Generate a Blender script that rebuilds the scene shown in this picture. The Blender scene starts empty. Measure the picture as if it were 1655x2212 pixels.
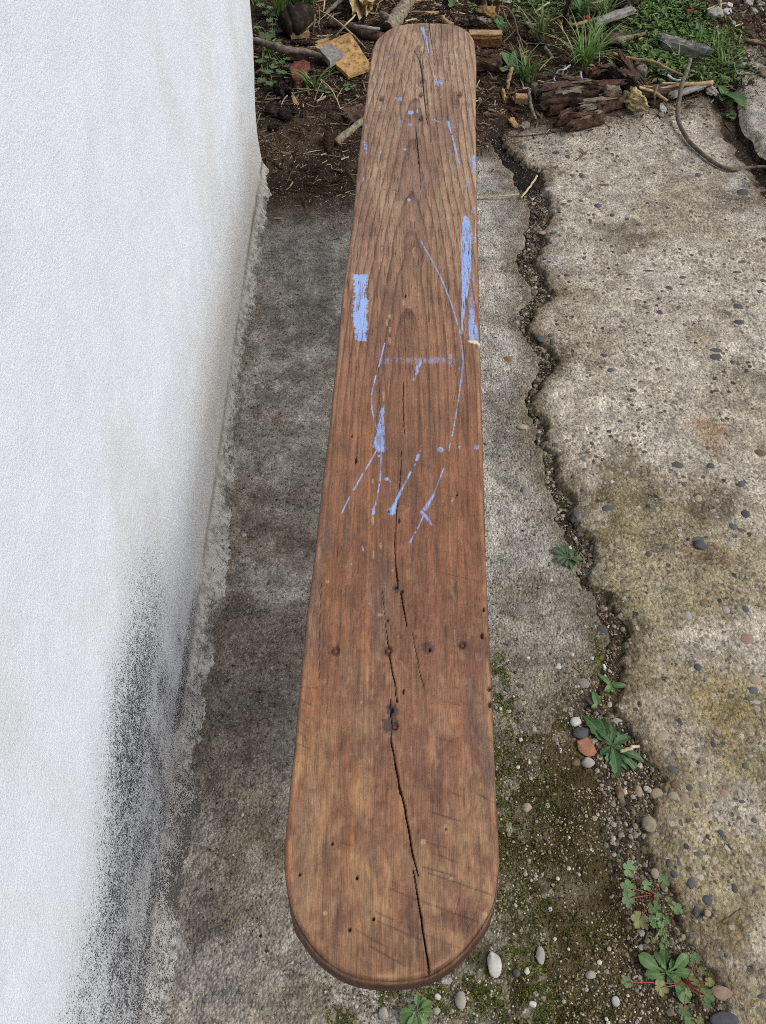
import bpy, math, random
import numpy as np
from mathutils import Vector, Matrix

# ------------------------------------------------------------------ camera, sky, sun, exposure
PITCH = math.radians(54.5)          # camera looks down by this angle
CAMH = 1.35                         # height above the pavement
FOC = 1661.0                        # focal length in survey units (picture 1655 x 2212)
sc = bpy.context.scene
col = sc.collection
cam_d = bpy.data.cameras.new('camera'); cam = bpy.data.objects.new('camera', cam_d); col.objects.link(cam)
cam.location = (0, 0, CAMH); cam.rotation_euler = (math.pi/2 - PITCH, 0, 0)
cam_d.sensor_fit = 'VERTICAL'; cam_d.sensor_height = 36.0; cam_d.lens = 36.0*FOC/2212.0
cam_d.clip_start = 0.02; cam_d.clip_end = 500
cam_d.dof.use_dof = True; cam_d.dof.focus_distance = 1.4; cam_d.dof.aperture_fstop = 40.0
sc.camera = cam
w = bpy.data.worlds.new('World'); sc.world = w; w.use_nodes = True
SUN_EL, SUN_AZ = math.radians(46), math.radians(98)    # azimuth from +Y towards +X
nt = w.node_tree; bg = nt.nodes['Background']
sky = nt.nodes.new('ShaderNodeTexSky'); sky.sky_type = 'NISHITA'; sky.sun_disc = False
sky.sun_elevation = SUN_EL; sky.sun_rotation = SUN_AZ; sky.dust_density = 4.0; sky.air_density = 1.0
hs = nt.nodes.new('ShaderNodeHueSaturation'); hs.inputs['Saturation'].default_value = 0.55
nt.links.new(sky.outputs[0], hs.inputs['Color']); nt.links.new(hs.outputs[0], bg.inputs[0])
bg.inputs[1].default_value = 0.11
sun_d = bpy.data.lights.new('sun', 'SUN'); sun_d.energy = 1.5; sun_d.angle = math.radians(35); sun_d.color = (1, .98, .95)
sun = bpy.data.objects.new('sun', sun_d); col.objects.link(sun)
sdir = Vector((math.sin(SUN_AZ)*math.cos(SUN_EL), math.cos(SUN_AZ)*math.cos(SUN_EL), math.sin(SUN_EL)))
sun.rotation_euler = (-sdir).to_track_quat('-Z', 'Y').to_euler(); sun.location = sdir*10
sc.view_settings.view_transform = 'Standard'; sc.view_settings.look = 'None'
sc.view_settings.gamma = 1.0; sc.view_settings.exposure = 0.12
sc.cycles.use_denoising = False; sc.cycles.filter_width = 0.95; sc.cycles.adaptive_threshold = .02; sc.cycles.max_bounces = 5; sc.cycles.diffuse_bounces = 3; sc.cycles.glossy_bounces = 2; sc.cycles.transmission_bounces = 2

# ------------------------------------------------------------------ survey helpers
SP, CP = math.sin(PITCH), math.cos(PITCH)
VIEWS = {'d': (0, 0, 1, 1), '1': (497.7, 0, .3341, .3341), '2': (995.3, 0, .3986, .3986), '3': (608.2, 331.8, .3341, .3341),
 '4': (608.2, 774.1, .3341, .3341), '5': (580.6, 1216.5, .3341, .3341), '6': (580.6, 1658.8, .3341, .3341),
 'r1': (1022.9, 276.5, .38187, .38187), 'r2': (1022.9, 829.4, .38187, .38187), 'r3': (1022.9, 1437.7, .38187, .38187),
 'A': (530.8, 0, .18042, .18042), 'B': (818.4, 0, .18042, .18042), 'C': (1022.9, 0, .19044, .19044), 'E': (1327, 0, .19812, .19812),
 'F': (1094.8, 138.2, .20047, .20047), 'G': (530.8, 165.9, .16705, .16705), 'H': (1354.7, 110.6, .18141, .18141)}
def vd(v, x, y):
    a = VIEWS[v]; return a[0]+x*a[2], a[1]+y*a[3]
def ray(x, y):
    xr = (x-827.5)/FOC; yu = -(y-1106)/FOC
    return np.array([xr, yu*SP+CP, yu*CP-SP])
def at(x, y, z=0.0):                 # survey point -> place on the level z
    d = ray(x, y); t = (z-CAMH)/d[2]; return np.array([0, 0, CAMH])+t*d
def on_y(x, y, Y):
    d = ray(x, y); t = Y/d[1]; return np.array([0, 0, CAMH])+t*d
def on_x(x, y, X):
    d = ray(x, y); t = X/d[0]; return np.array([0, 0, CAMH])+t*d
def mpp(x, y, z=0.0):                # metres per survey unit, across
    d = ray(x, y); return ((z-CAMH)/d[2])/FOC
def slope(y):                        # foreshortening of the ground at that row
    return math.sin(PITCH+math.atan((y-1106)/FOC))
def sl(c):                           # sRGB 0-255 -> linear
    return tuple(((v/255)/12.92 if v/255 <= .04045 else ((v/255+.055)/1.055)**2.4) for v in c)

# ------------------------------------------------------------------ noise
def _h(ix, iy, s):
    n = (ix.astype(np.int64)*374761393 + iy.astype(np.int64)*668265263 + s*1442695041) & 0xffffffff
    n = ((n ^ (n >> 13))*1274126177) & 0xffffffff
    n = (n ^ (n >> 16)) & 0xffffffff
    return n/4294967295.0
def vn(x, y, s=0):
    x = np.asarray(x, float); y = np.asarray(y, float)
    ix = np.floor(x); iy = np.floor(y); fx = x-ix; fy = y-iy
    fx = fx*fx*(3-2*fx); fy = fy*fy*(3-2*fy); ix = ix.astype(np.int64); iy = iy.astype(np.int64)
    a = _h(ix, iy, s); b = _h(ix+1, iy, s); c = _h(ix, iy+1, s); d = _h(ix+1, iy+1, s)
    return (a*(1-fx)+b*fx)*(1-fy)+(c*(1-fx)+d*fx)*fy
def fbm(x, y, s=0, o=4):
    r = 0; a = .5; t = 0
    for i in range(o):
        r = r+a*vn(np.asarray(x)*2**i+17.3*i, np.asarray(y)*2**i-9.1*i, s+i*31); t += a; a *= .5
    return r/t
def ss(a, b, x):
    t = np.clip((x-a)/(b-a), 0, 1); return t*t*(3-2*t)
def mix(a, b, f):
    f = np.asarray(f)[..., None]; return a*(1-f)+np.asarray(b)*f

# ------------------------------------------------------------------ mesh helpers
def mesh_np(name, V, faces, attrs=None, smooth=True):
    """V (n,3); faces: list of int arrays (m,3) or (m,4)"""
    me = bpy.data.meshes.new(name)
    if not isinstance(faces, (list, tuple)): faces = [faces]
    faces = [np.asarray(f, np.int32) for f in faces if len(f)]
    me.vertices.add(len(V)); me.vertices.foreach_set('co', np.ascontiguousarray(V, np.float32).ravel())
    lv = np.concatenate([f.ravel() for f in faces]); tot = np.concatenate([np.full(len(f), f.shape[1], np.int32) for f in faces])
    st = np.concatenate([[0], np.cumsum(tot)[:-1]]).astype(np.int32)
    me.loops.add(len(lv)); me.loops.foreach_set('vertex_index', lv)
    me.polygons.add(len(tot)); me.polygons.foreach_set('loop_start', st)
    try: me.polygons.foreach_set('loop_total', tot)
    except Exception: pass
    me.polygons.foreach_set('use_smooth', np.full(len(tot), smooth, bool))
    me.update(calc_edges=True); me.validate()
    for k, a in (attrs or {}).items():
        a = np.asarray(a, np.float32).reshape(len(V), -1)
        if a.shape[1] == 3: a = np.concatenate([a, np.ones((len(V), 1), np.float32)], 1)
        at_ = me.color_attributes.new(k, 'FLOAT_COLOR', 'POINT'); at_.data.foreach_set('color', a.ravel())
    return me
def grid_faces(nr, nc, off=0):
    i = np.arange(nr*nc).reshape(nr, nc)+off
    return np.stack([i[:-1, :-1], i[:-1, 1:], i[1:, 1:], i[1:, :-1]], -1).reshape(-1, 4)
def obj(name, me, m=None, parent=None, loc=None, kind=None):
    o = bpy.data.objects.new(name, me); col.objects.link(o)
    if m is not None and me is not None and not me.materials: me.materials.append(m)
    if loc is not None: o.location = loc
    if parent is not None: o.parent = parent
    if kind: o['kind'] = kind
    return o
def tag(o, label, cat, group=None):
    o['label'] = label; o['category'] = cat
    if group: o['group'] = group
    return o
def thing(name, label, cat, loc, rz=0, group=None):
    o = bpy.data.objects.new(name, None); col.objects.link(o); o.location = loc; o.rotation_euler = (0, 0, rz)
    o.empty_display_size = .05
    return tag(o, label, cat, group)

# ------------------------------------------------------------------ materials
class NT:
    dim = '3D'
    def __init__(s, name):
        s.m = bpy.data.materials.new(name); s.m.use_nodes = True; s.t = s.m.node_tree
        s.b = s.t.nodes['Principled BSDF']
    def n(s, typ, **kw):
        nd = s.t.nodes.new(typ)
        for k, v in kw.items():
            if k.startswith('i_'):
                k2 = k[2:]; k2 = int(k2) if k2.isdigit() else k2.replace('_', ' ')
                s.put(nd.inputs[k2], v)
            else: setattr(nd, k, v)
        return nd
    def put(s, sock, v):
        if hasattr(v, 'links') or isinstance(v, bpy.types.NodeSocket): s.t.links.new(v, sock)
        else:
            if isinstance(v, (tuple, list)) and len(v) == 3 and sock.type == 'RGBA': v = (*v, 1)
            if isinstance(v, (int, float)) and sock.type == 'RGBA': v = (v, v, v, 1)
            sock.default_value = v
    def math(s, op, a, b=0.0, c=0.0, clamp=False):
        nd = s.n('ShaderNodeMath', operation=op); nd.use_clamp = clamp
        s.put(nd.inputs[0], a); s.put(nd.inputs[1], b); s.put(nd.inputs[2], c); return nd.outputs[0]
    def mix(s, f, a, b, mode='MIX'):
        nd = s.n('ShaderNodeMix', data_type='RGBA', blend_type=mode); s.put(nd.inputs[0], f); s.put(nd.inputs[6], a); s.put(nd.inputs[7], b); return nd.outputs[2]
    def ramp(s, f, stops, mode='LINEAR'):
        nd = s.n('ShaderNodeValToRGB'); nd.color_ramp.interpolation = mode; e = nd.color_ramp.elements
        for i, (p, c) in enumerate(stops):
            el = e[i] if i < 2 else e.new(p)
            el.position = p; el.color = (*c, 1) if len(c) == 3 else c
        s.put(nd.inputs[0], f); return nd.outputs[0]
    def mr(s, v, a, b, c=0.0, d=1.0):
        nd = s.n('ShaderNodeMapRange'); nd.interpolation_type = 'SMOOTHSTEP'
        for i, q in enumerate((v, a, b, c, d)): s.put(nd.inputs[i], q)
        return nd.outputs[0]
    def noise(s, vec, scale, detail=4, rough=.55, dist=0):
        nd = s.n('ShaderNodeTexNoise'); nd.noise_dimensions = s.dim; nd.inputs['Scale'].default_value = scale; nd.inputs['Detail'].default_value = detail
        nd.inputs['Roughness'].default_value = rough; nd.inputs['Distortion'].default_value = dist
        if vec is not None: s.t.links.new(vec, nd.inputs['Vector'])
        return nd.outputs[0]
    def vor(s, vec, scale, feature='F1', rand=1.0):
        nd = s.n('ShaderNodeTexVoronoi', feature=feature); nd.voronoi_dimensions = s.dim; nd.inputs['Scale'].default_value = scale; nd.inputs['Randomness'].default_value = rand
        if vec is not None: s.t.links.new(vec, nd.inputs['Vector'])
        return nd
    def attr(s, name):
        return s.n('ShaderNodeAttribute', attribute_name=name)
    def pos(s): return s.n('ShaderNodeNewGeometry').outputs['Position']
    def objc(s): return s.n('ShaderNodeTexCoord').outputs['Object']
    def bump(s, h, strength, dist):
        nd = s.n('ShaderNodeBump'); nd.inputs['Strength'].default_value = strength; nd.inputs['Distance'].default_value = dist
        s.t.links.new(h, nd.inputs['Height']); s.t.links.new(nd.outputs[0], s.b.inputs['Normal'])
    def fin(s, colr, rough=.85, spec=.3):
        s.put(s.b.inputs['Base Color'], colr); s.put(s.b.inputs['Roughness'], rough); s.b.inputs['Specular IOR Level'].default_value = spec
        return s.m

def m_simple(name, c1, c2, scale=60, rough=.85, bump=.4, dist=.002, stretch=(1, 1, 1), c3=None, spec=.3, var=.0, trans=0):
    t = NT(name); v = t.objc()
    mp = t.n('ShaderNodeMapping'); mp.inputs['Scale'].default_value = stretch; t.put(mp.inputs[0], v)
    oi = t.n('ShaderNodeObjectInfo').outputs['Random']
    off = t.n('ShaderNodeVectorMath', operation='ADD'); t.put(off.inputs[0], mp.outputs[0])
    cx = t.n('ShaderNodeCombineXYZ'); t.put(cx.inputs[0], t.math('MULTIPLY', oi, 7.3)); t.put(cx.inputs[1], t.math('MULTIPLY', oi, 3.1)); t.put(off.inputs[1], cx.outputs[0])
    n1 = t.noise(off.outputs[0], scale, 4, .65)
    st = [(.3, sl(c1)), (.7, sl(c2))]
    if c3: st = [(.3, sl(c1)), (.55, sl(c2)), (.72, sl(c3))]
    c = t.ramp(n1, st)
    if var:
        hv = t.n('ShaderNodeHueSaturation'); t.put(hv.inputs['Color'], c)
        t.put(hv.inputs['Value'], t.math('ADD', 1-var, t.math('MULTIPLY', oi, 2*var))); c = hv.outputs[0]
    t.bump(n1, bump, dist)
    t.fin(c, rough, spec)
    return t.m

def m_concrete(name, agg=.55, pebscale=95, sand=300, bumpd=.0028):
    t = NT(name); t.dim = '2D'; p = t.pos(); a = t.attr('Col').outputs['Color']; k = t.n('ShaderNodeSeparateColor'); t.put(k.inputs[0], t.attr('Msk').outputs['Color'])
    dn = t.n('ShaderNodeTexNoise'); dn.noise_dimensions = '2D'; dn.inputs['Scale'].default_value = 60; dn.inputs['Detail'].default_value = 2; t.put(dn.inputs['Vector'], p)
    wv = t.n('ShaderNodeVectorMath', operation='MULTIPLY_ADD'); t.put(wv.inputs[0], dn.outputs['Color']); wv.inputs[1].default_value = (.006, .006, .006); t.put(wv.inputs[2], p)
    v1 = t.vor(wv.outputs[0], pebscale); v2 = t.vor(wv.outputs[0], sand); v3 = t.vor(p, pebscale*2.1)
    s1 = t.n('ShaderNodeSeparateColor'); t.put(s1.inputs[0], v1.outputs['Color'])
    s3 = t.n('ShaderNodeSeparateColor'); t.put(s3.inputs[0], v3.outputs['Color'])
    s2 = t.n('ShaderNodeSeparateColor'); t.put(s2.inputs[0], v2.outputs['Color'])
    pc = [(0, sl((66, 65, 68))), (.12, sl((128, 120, 108))), (.34, sl((162, 150, 130))), (.54, sl((186, 178, 164))), (.70, sl((98, 94, 90))), (.77, sl((150, 132, 114))), (.90, sl((200, 192, 178)))]
    pcol = t.ramp(s1.outputs[1], pc, 'CONSTANT'); pcol3 = t.ramp(s3.outputs[1], pc, 'CONSTANT')
    pm = t.math('MULTIPLY', t.mr(v1.outputs['Distance'], .42, .30), t.mr(s1.outputs[0], 1-agg, 1.02-agg))
    pm3 = t.math('MULTIPLY', t.mr(v3.outputs['Distance'], .45, .33), t.mr(s3.outputs[0], 1-agg, 1.02-agg))
    msk = t.math('MULTIPLY', t.math('SUBTRACT', 1.0, k.outputs[0]), t.mr(t.noise(p, 9, 3, .6), .36, .58, .15, 1.0))
    g = t.math('ADD', .80, t.math('MULTIPLY', s2.outputs[0], .40))
    g = t.math('MULTIPLY', g, t.math('ADD', .86, t.math('MULTIPLY', s3.outputs[2], .28)))
    n1 = t.noise(p, 20, 7, .78); n2 = t.noise(p, 105, 4, .7)
    g = t.math('MULTIPLY', g, t.mr(n1, .26, .76, .52, 1.42))
    g = t.math('MULTIPLY', g, t.mr(v3.outputs['Distance'], .40, .66, 1.04, .82))
    c = t.mix(1.0, a, g, 'MULTIPLY')
    c = t.mix(t.math('MULTIPLY', pm3, t.math('MULTIPLY', msk, .8)), c, t.mix(.35, pcol3, t.mix(1.0, pcol3, a, 'MULTIPLY')))
    c = t.mix(t.math('MULTIPLY', pm, t.math('MULTIPLY', msk, .95)), c, t.mix(.25, pcol, t.mix(1.0, pcol, a, 'MULTIPLY')))
    pit = t.mr(n2, .42, .31)
    c = t.mix(t.math('MULTIPLY', pit, .72), c, (.022, .018, .014))
    wht = t.mr(n2, .64, .72)
    c = t.mix(t.math('MULTIPLY', wht, .55), c, sl((200, 195, 184)))
    h = t.math('MULTIPLY', t.math('SUBTRACT', .6, v3.outputs['Distance']), .9)
    h = t.math('ADD', h, t.math('MULTIPLY', n2, 1.6))
    t.bump(h, .9, bumpd)
    return t.fin(c, t.math('SUBTRACT', .92, t.math('MULTIPLY', k.outputs[2], .25)), .25)

def m_soil():
    t = NT('soil'); t.dim = '2D'; p = t.pos(); a = t.attr('Col').outputs['Color']
    v1 = t.vor(p, 210); s1 = t.n('ShaderNodeSeparateColor'); t.put(s1.inputs[0], v1.outputs['Color'])
    n1 = t.noise(p, 35, 5, .7); n2 = t.noise(p, 160, 3, .7)
    c = t.mix(1.0, a, t.math('ADD', .35, t.math('MULTIPLY', n1, 1.25)), 'MULTIPLY')
    gm = t.math('MULTIPLY', t.mr(s1.outputs[0], .80, .82), t.mr(v1.outputs['Distance'], .5, .35))
    c = t.mix(t.math('MULTIPLY', gm, .8), c, t.ramp(s1.outputs[1], [(0, sl((96, 78, 58))), (.35, sl((140, 122, 98))), (.6, sl((72, 58, 46))), (.85, sl((178, 168, 150)))], 'CONSTANT'))
    c = t.mix(t.mr(n2, .45, .3), c, (.008, .006, .005))
    h = t.math('ADD', t.math('MULTIPLY', n1, 2), t.math('ADD', n2, t.math('MULTIPLY', gm, .4)))
    t.bump(h, 1.0, .006)
    return t.fin(c, .95, .15)

def m_vcol(name, rough=.9, spec=.2, bs=0, bd=.001, bscale=300):
    t = NT(name)
    if bs: t.bump(t.noise(t.pos(), bscale, 4, .6), bs, bd)
    return t.fin(t.attr('Col').outputs['Color'], rough, spec)

def m_wood():
    t = NT('weathered_chestnut_wood'); t.dim = '2D'; p = t.pos(); a = t.attr('Col').outputs['Color']; k = t.n('ShaderNodeSeparateColor'); t.put(k.inputs[0], t.attr('Msk').outputs['Color'])
    mp = t.n('ShaderNodeMapping'); mp.inputs['Scale'].default_value = (1, .035, .3); mp.inputs['Rotation'].default_value = (0, 0, .05); t.put(mp.inputs[0], p)
    f = t.noise(mp.outputs[0], 900, 2, .6); f2 = t.noise(mp.outputs[0], 330, 3, .65)
    g = t.math('ADD', .62, t.math('ADD', t.math('MULTIPLY', f, .44), t.math('MULTIPLY', f2, .36)))
    gp = t.mix(k.outputs[0], g, 1.0)
    c = t.mix(1.0, a, gp, 'MULTIPLY')
    h = t.math('ADD', f, t.math('MULTIPLY', t.noise(p, 120, 4, .6), .6))
    t.bump(h, .45, .0016)
    r = t.math('ADD', .46, t.math('MULTIPLY', t.noise(p, 35, 5, .6), .22))
    return t.fin(c, r, .32)

def m_wall():
    t = NT('whitewashed_plaster'); t.dim = '2D'; p0 = t.n('ShaderNodeSeparateXYZ'); t.put(p0.inputs[0], t.pos()); p1 = t.n('ShaderNodeCombineXYZ'); t.put(p1.inputs[0], p0.outputs[1]); t.put(p1.inputs[1], t.math('SUBTRACT', p0.outputs[2], p0.outputs[0])); p = p1.outputs[0]; a = t.attr('Col').outputs['Color']; k = t.n('ShaderNodeSeparateColor'); t.put(k.inputs[0], t.attr('Msk').outputs['Color'])
    n1 = t.noise(p, 14, 3, .6); n2 = t.noise(p, 70, 4, .62); n3 = t.noise(p, 210, 4, .78); n4 = t.noise(p, 430, 2, .7)
    # black mould: specks that crowd where the mask is strong
    sp = t.math('ADD', t.math('MULTIPLY', n4, .62), t.math('MULTIPLY', n3, .38))
    thr = t.math('SUBTRACT', .705, t.math('MULTIPLY', k.outputs[0], t.math('ADD', .14, t.math('MULTIPLY', n2, .24))))
    md = t.mr(sp, thr, t.math('ADD', thr, .06))
    md = t.math('MULTIPLY', md, t.mr(k.outputs[0], .01, .12))
    c = t.mix(1.0, a, t.math('ADD', .93, t.math('MULTIPLY', n1, .12)), 'MULTIPLY')
    c = t.mix(t.math('MULTIPLY', t.mr(t.math('MULTIPLY', k.outputs[0], t.math('ADD', .4, t.math('MULTIPLY', n2, 1.1))), .15, .95), .20), c, sl((150, 153, 160)))
    c = t.mix(t.math('MULTIPLY', md, .96), c, sl((38, 40, 50)))
    # flaking foot: bare mortar shows
    fl = t.math('MULTIPLY', t.mr(t.math('ADD', t.math('MULTIPLY', n3, .6), t.math('MULTIPLY', n2, .5)), t.math('SUBTRACT', .80, t.math('MULTIPLY', k.outputs[1], .30)), t.math('SUBTRACT', .86, t.math('MULTIPLY', k.outputs[1], .30))), t.mr(k.outputs[1], .05, .3))
    c = t.mix(t.math('MULTIPLY', fl, .9), c, t.mix(n2, sl((62, 58, 52)), sl((120, 114, 102))))
    h = t.math('ADD', t.math('MULTIPLY', n2, .45), t.math('MULTIPLY', n3, .85)); h = t.math('ADD', h, t.math('MULTIPLY', n1, .5))
    h = t.math('ADD', h, t.math('MULTIPLY', fl, -.8)); h = t.math('ADD', h, t.math('MULTIPLY', t.math('MULTIPLY', n3, k.outputs[1]), 2.0))
    t.bump(h, .55, .0038)
    return t.fin(c, .9, .2)

M = {}
M['slab'] = m_concrete('exposed_aggregate_concrete', .42, 70, 260)
M['strip'] = m_concrete('old_grey_concrete', .40, 95, 300)
M['slab2'] = m_concrete('smooth_pale_concrete', .22, 130, 320, .0018)
M['soil'] = m_soil(); M['wood'] = m_wood(); M['wall'] = m_wall()
M['litter'] = m_vcol('litter', .95, .1); M['moss'] = m_vcol('moss', .95, .1)
M['slate'] = m_simple('slate_pebble', (66, 68, 72), (96, 97, 100), 40, .8, .3, .001, var=.25)
M['tan'] = m_simple('tan_pebble', (132, 120, 102), (166, 153, 132), 60, .85, .3, .001, var=.15)
M['pale'] = m_simple('pale_pebble', (134, 130, 122), (172, 168, 160), 60, .8, .3, .001, var=.12)
M['white'] = m_simple('white_pebble', (168, 166, 160), (196, 194, 188), 60, .8, .4, .001, c3=(208, 207, 202), var=.12)
M['pink'] = m_simple('pinkish_pebble', (136, 112, 97), (166, 142, 124), 50, .85, .3, .001, var=.12)
M['brownst'] = m_simple('brown_pebble', (92, 76, 60), (128, 110, 88), 60, .9, .3, .001, var=.2)
M['lump'] = m_simple('concrete_lump', (118, 114, 106), (176, 172, 162), 120, .95, .8, .003, var=.1)
M['leaf'] = None

def m_leaf(name, c1, c2, tip=None, rough=.5):
    t = NT(name); oi = t.n('ShaderNodeObjectInfo').outputs['Random']; a = t.attr('Col').outputs['Color']
    k = t.n('ShaderNodeSeparateColor'); t.put(k.inputs[0], a)       # R: 0 at rib, 1 edge; G: 0 base 1 tip; B random
    n = t.noise(t.objc(), 140, 5, .6)
    c = t.mix(t.math('ADD', t.math('MULTIPLY', n, .7), t.math('MULTIPLY', k.outputs[2], .4)), sl(c1), sl(c2))
    c = t.mix(t.mr(k.outputs[0], .14, .0), c, t.mix(.55, c, sl((150, 165, 110))))
    if tip: c = t.mix(t.math('MULTIPLY', t.mr(t.math('ADD', k.outputs[0], t.math('MULTIPLY', n, .5)), .75, 1.1), .8), c, sl(tip))
    hv = t.n('ShaderNodeHueSaturation'); t.put(hv.inputs['Color'], c); t.put(hv.inputs['Value'], t.math('ADD', .75, t.math('MULTIPLY', oi, .5)))
    c = hv.outputs[0]
    t.bump(t.math('ADD', n, t.math('MULTIPLY', k.outputs[0], .6)), .5, .001)
    t.fin(c, rough, .4)
    tr = t.n('ShaderNodeBsdfTranslucent'); t.put(tr.inputs[0], c); ms = t.n('ShaderNodeMixShader'); ms.inputs[0].default_value = .25
    t.put(ms.inputs[1], t.b.outputs[0]); t.put(ms.inputs[2], tr.outputs[0])
    t.put(t.t.nodes['Material Output'].inputs[0], ms.outputs[0])
    return t.m
M['leaf_dark'] = m_leaf('dark_green_leaf', (52, 84, 50), (88, 122, 74))
M['leaf_mid'] = m_leaf('mid_green_leaf', (72, 108, 58), (112, 146, 86))
M['leaf_ger'] = m_leaf('geranium_leaf', (70, 104, 66), (116, 144, 92))
M['leaf_yel'] = m_leaf('yellowing_leaf', (92, 112, 62), (132, 136, 76), (140, 108, 70))
M['leaf_pur'] = m_leaf('purple_leaf', (70, 50, 66), (98, 78, 84))
M['grass'] = m_leaf('grass_blade', (86, 116, 58), (136, 164, 94))
M['stem'] = m_simple('red_stem', (128, 62, 58), (160, 96, 80), 80, .6, .2)
M['gstem'] = m_simple('green_stem', (96, 118, 70), (130, 146, 92), 80, .6, .2)
W = lambda n, a, b, c=None, s=40, st=(1, 1, 1), bm=.7, bd=.003: m_simple(n, a, b, s, .9, bm, bd, st, c, .15)
M['bark'] = W('brown_bark', (44, 34, 30), (88, 70, 60), (118, 100, 88), 55)
M['greybark'] = W('grey_bark', (84, 76, 66), (128, 118, 104), (160, 150, 136), 60)
M['mottled'] = W('mottled_bark', (70, 62, 52), (140, 130, 110), (172, 162, 142), 90)
M['redbark'] = W('reddish_bark', (48, 36, 30), (84, 62, 50), (116, 94, 80), 60)
M['dark'] = W('blackened_wood', (24, 20, 19), (48, 40, 36), (82, 70, 60), 40)
M['palewood'] = W('pale_split_wood', (150, 124, 84), (188, 164, 122), (206, 186, 148), 50)
M['greywood'] = W('grey_weathered_wood', (104, 100, 96), (146, 142, 136), (170, 166, 158), 60)
M['tanwood'] = W('tan_wood', (136, 108, 76), (176, 146, 108), (190, 164, 128), 60)
M['ply'] = W('yellowed_plywood', (104, 80, 52), (192, 154, 102), (200, 166, 116), 60, (1, .5, 1), .4, .002)
M['plyedge'] = W('plywood_edge', (96, 74, 52), (140, 112, 80), None, 120)
M['straw'] = W('straw', (168, 150, 118), (204, 190, 158), None, 60, (1, 1, 1), .2)
M['twig'] = W('twig', (92, 76, 62), (138, 118, 98), None, 60, (1, 1, 1), .3)
M['wand'] = W('grey_brown_rod', (70, 64, 58), (112, 104, 94), (140, 132, 122), 45, (1, 1, 1), .5)
M['brick'] = W('red_brick', (78, 46, 36), (112, 68, 54), (128, 96, 82), 60)
M['brickorange'] = W('orange_brick', (146, 100, 76), (176, 128, 102), None, 60)
M['foam'] = W('crumbly_yellow_foam', (84, 70, 46), (186, 166, 118), (214, 200, 160), 70, (.6, .6, 2.5), 1, .008)
M['ochre'] = W('ochre_rotten_wood', (96, 74, 44), (146, 116, 72), (168, 140, 98), 70, (1, 1, 1), 1, .004)
M['slicebark'] = W('orange_brown_bark', (62, 42, 28), (122, 84, 54), (150, 112, 76), 110)
M['rust'] = W('rusty_iron', (84, 56, 44), (112, 76, 58), None, 200, (1, 1, 1), .5, .001)
M['cone'] = W('cone_scale', (40, 30, 26), (76, 60, 50), None, 90)
M['redbit'] = W('red_scrap', (130, 44, 40), (164, 66, 58), None, 60)
M['bluestr'] = W('pale_blue_strand', (150, 166, 186), (186, 198, 212), None, 60)
M['whitelit'] = W('white_scrap', (200, 204, 206), (226, 228, 228), None, 60)

# ------------------------------------------------------------------ setting: edges of slabs in plan
def edge(pts, z=0.0):
    P = np.array([at(x, y, z) for x, y in pts]); return P
crackR = [(1090, 300), (1086, 313), (1118, 338), (1134, 357), (1168, 368), (1172, 402), (1191, 460), (1166, 502), (1190, 525), (1152, 559), (1176, 605), (1192, 643), (1153, 670), (1136, 704), (1160, 735), (1204, 769), (1197, 796), (1164, 836), (1143, 858),
 (1153, 887), (1179, 925), (1168, 959), (1191, 982), (1206, 1043), (1237, 1081), (1235, 1120), (1267, 1158), (1281, 1185), (1271, 1230), (1269, 1261), (1305, 1280), (1328, 1326), (1358, 1356), (1354, 1402), (1336, 1428),
 (1346, 1487), (1318, 1522), (1330, 1552), (1359, 1590), (1393, 1640), (1430, 1682), (1401, 1728), (1405, 1755), (1388, 1781), (1384, 1823), (1401, 1869), (1420, 1904), (1451, 1930), (1462, 1965), (1464, 2033), (1496, 2050), (1527, 2095), (1562, 2144), (1566, 2175), (1580, 2212)]
crackL = [(1040, 300), (1046, 350), (1061, 402), (1104, 444), (1115, 487), (1073, 540), (1092, 593), (1115, 624), (1095, 662), (1115, 704), (1132, 735), (1126, 765), (1137, 811), (1135, 848), (1139, 875), (1153, 929), (1164, 1005), (1160, 1043), (1172, 1074), (1176, 1120), (1187, 1165), (1202, 1185),
 (1237, 1234), (1252, 1269), (1275, 1326), (1286, 1379), (1290, 1425), (1290, 1480), (1270, 1540), (1262, 1600), (1290, 1680), (1300, 1780), (1330, 1900), (1360, 2000), (1370, 2100), (1390, 2212)]
def edge_fn(pts, ext):
    P = edge(pts); o = np.argsort(P[:, 1]); Y = P[o, 1]; X = P[o, 0]
    Y = np.concatenate([[-3], Y, [ext]]); X = np.concatenate([[X[0]+.1], X, [X[-1]]])
    return lambda y: np.interp(y, Y, X)
eR0 = edge_fn(crackR, 6.0); eL0 = edge_fn(crackL, 6.0)
eR = lambda y: eR0(y)-.003+.020*(fbm(y*60, y*0+.5, 3, 5)-.5)+.016*(fbm(y*22, y*0+7, 8, 3)-.5)+.010*(vn(np.floor(y*70), y*0, 5)-.5)
eL = lambda y: eL0(y)+.52*(eR0(y)-eL0(y))*ss(.45, .7, y)+.020*(fbm(y*50, y*0+1.5, 4, 5)-.5)
# where loose earth starts to cover the paving
SB = edge([(560, 420), (640, 428), (770, 432), (900, 380), (1040, 325), (1084, 292), (1180, 284), (1250, 272), (1340, 257), (1400, 246), (1460, 238), (1540, 230), (1600, 214), (1655, 196), (1760, 170)])
def sb(x): return np.interp(x, SB[:, 0], SB[:, 1])
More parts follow.
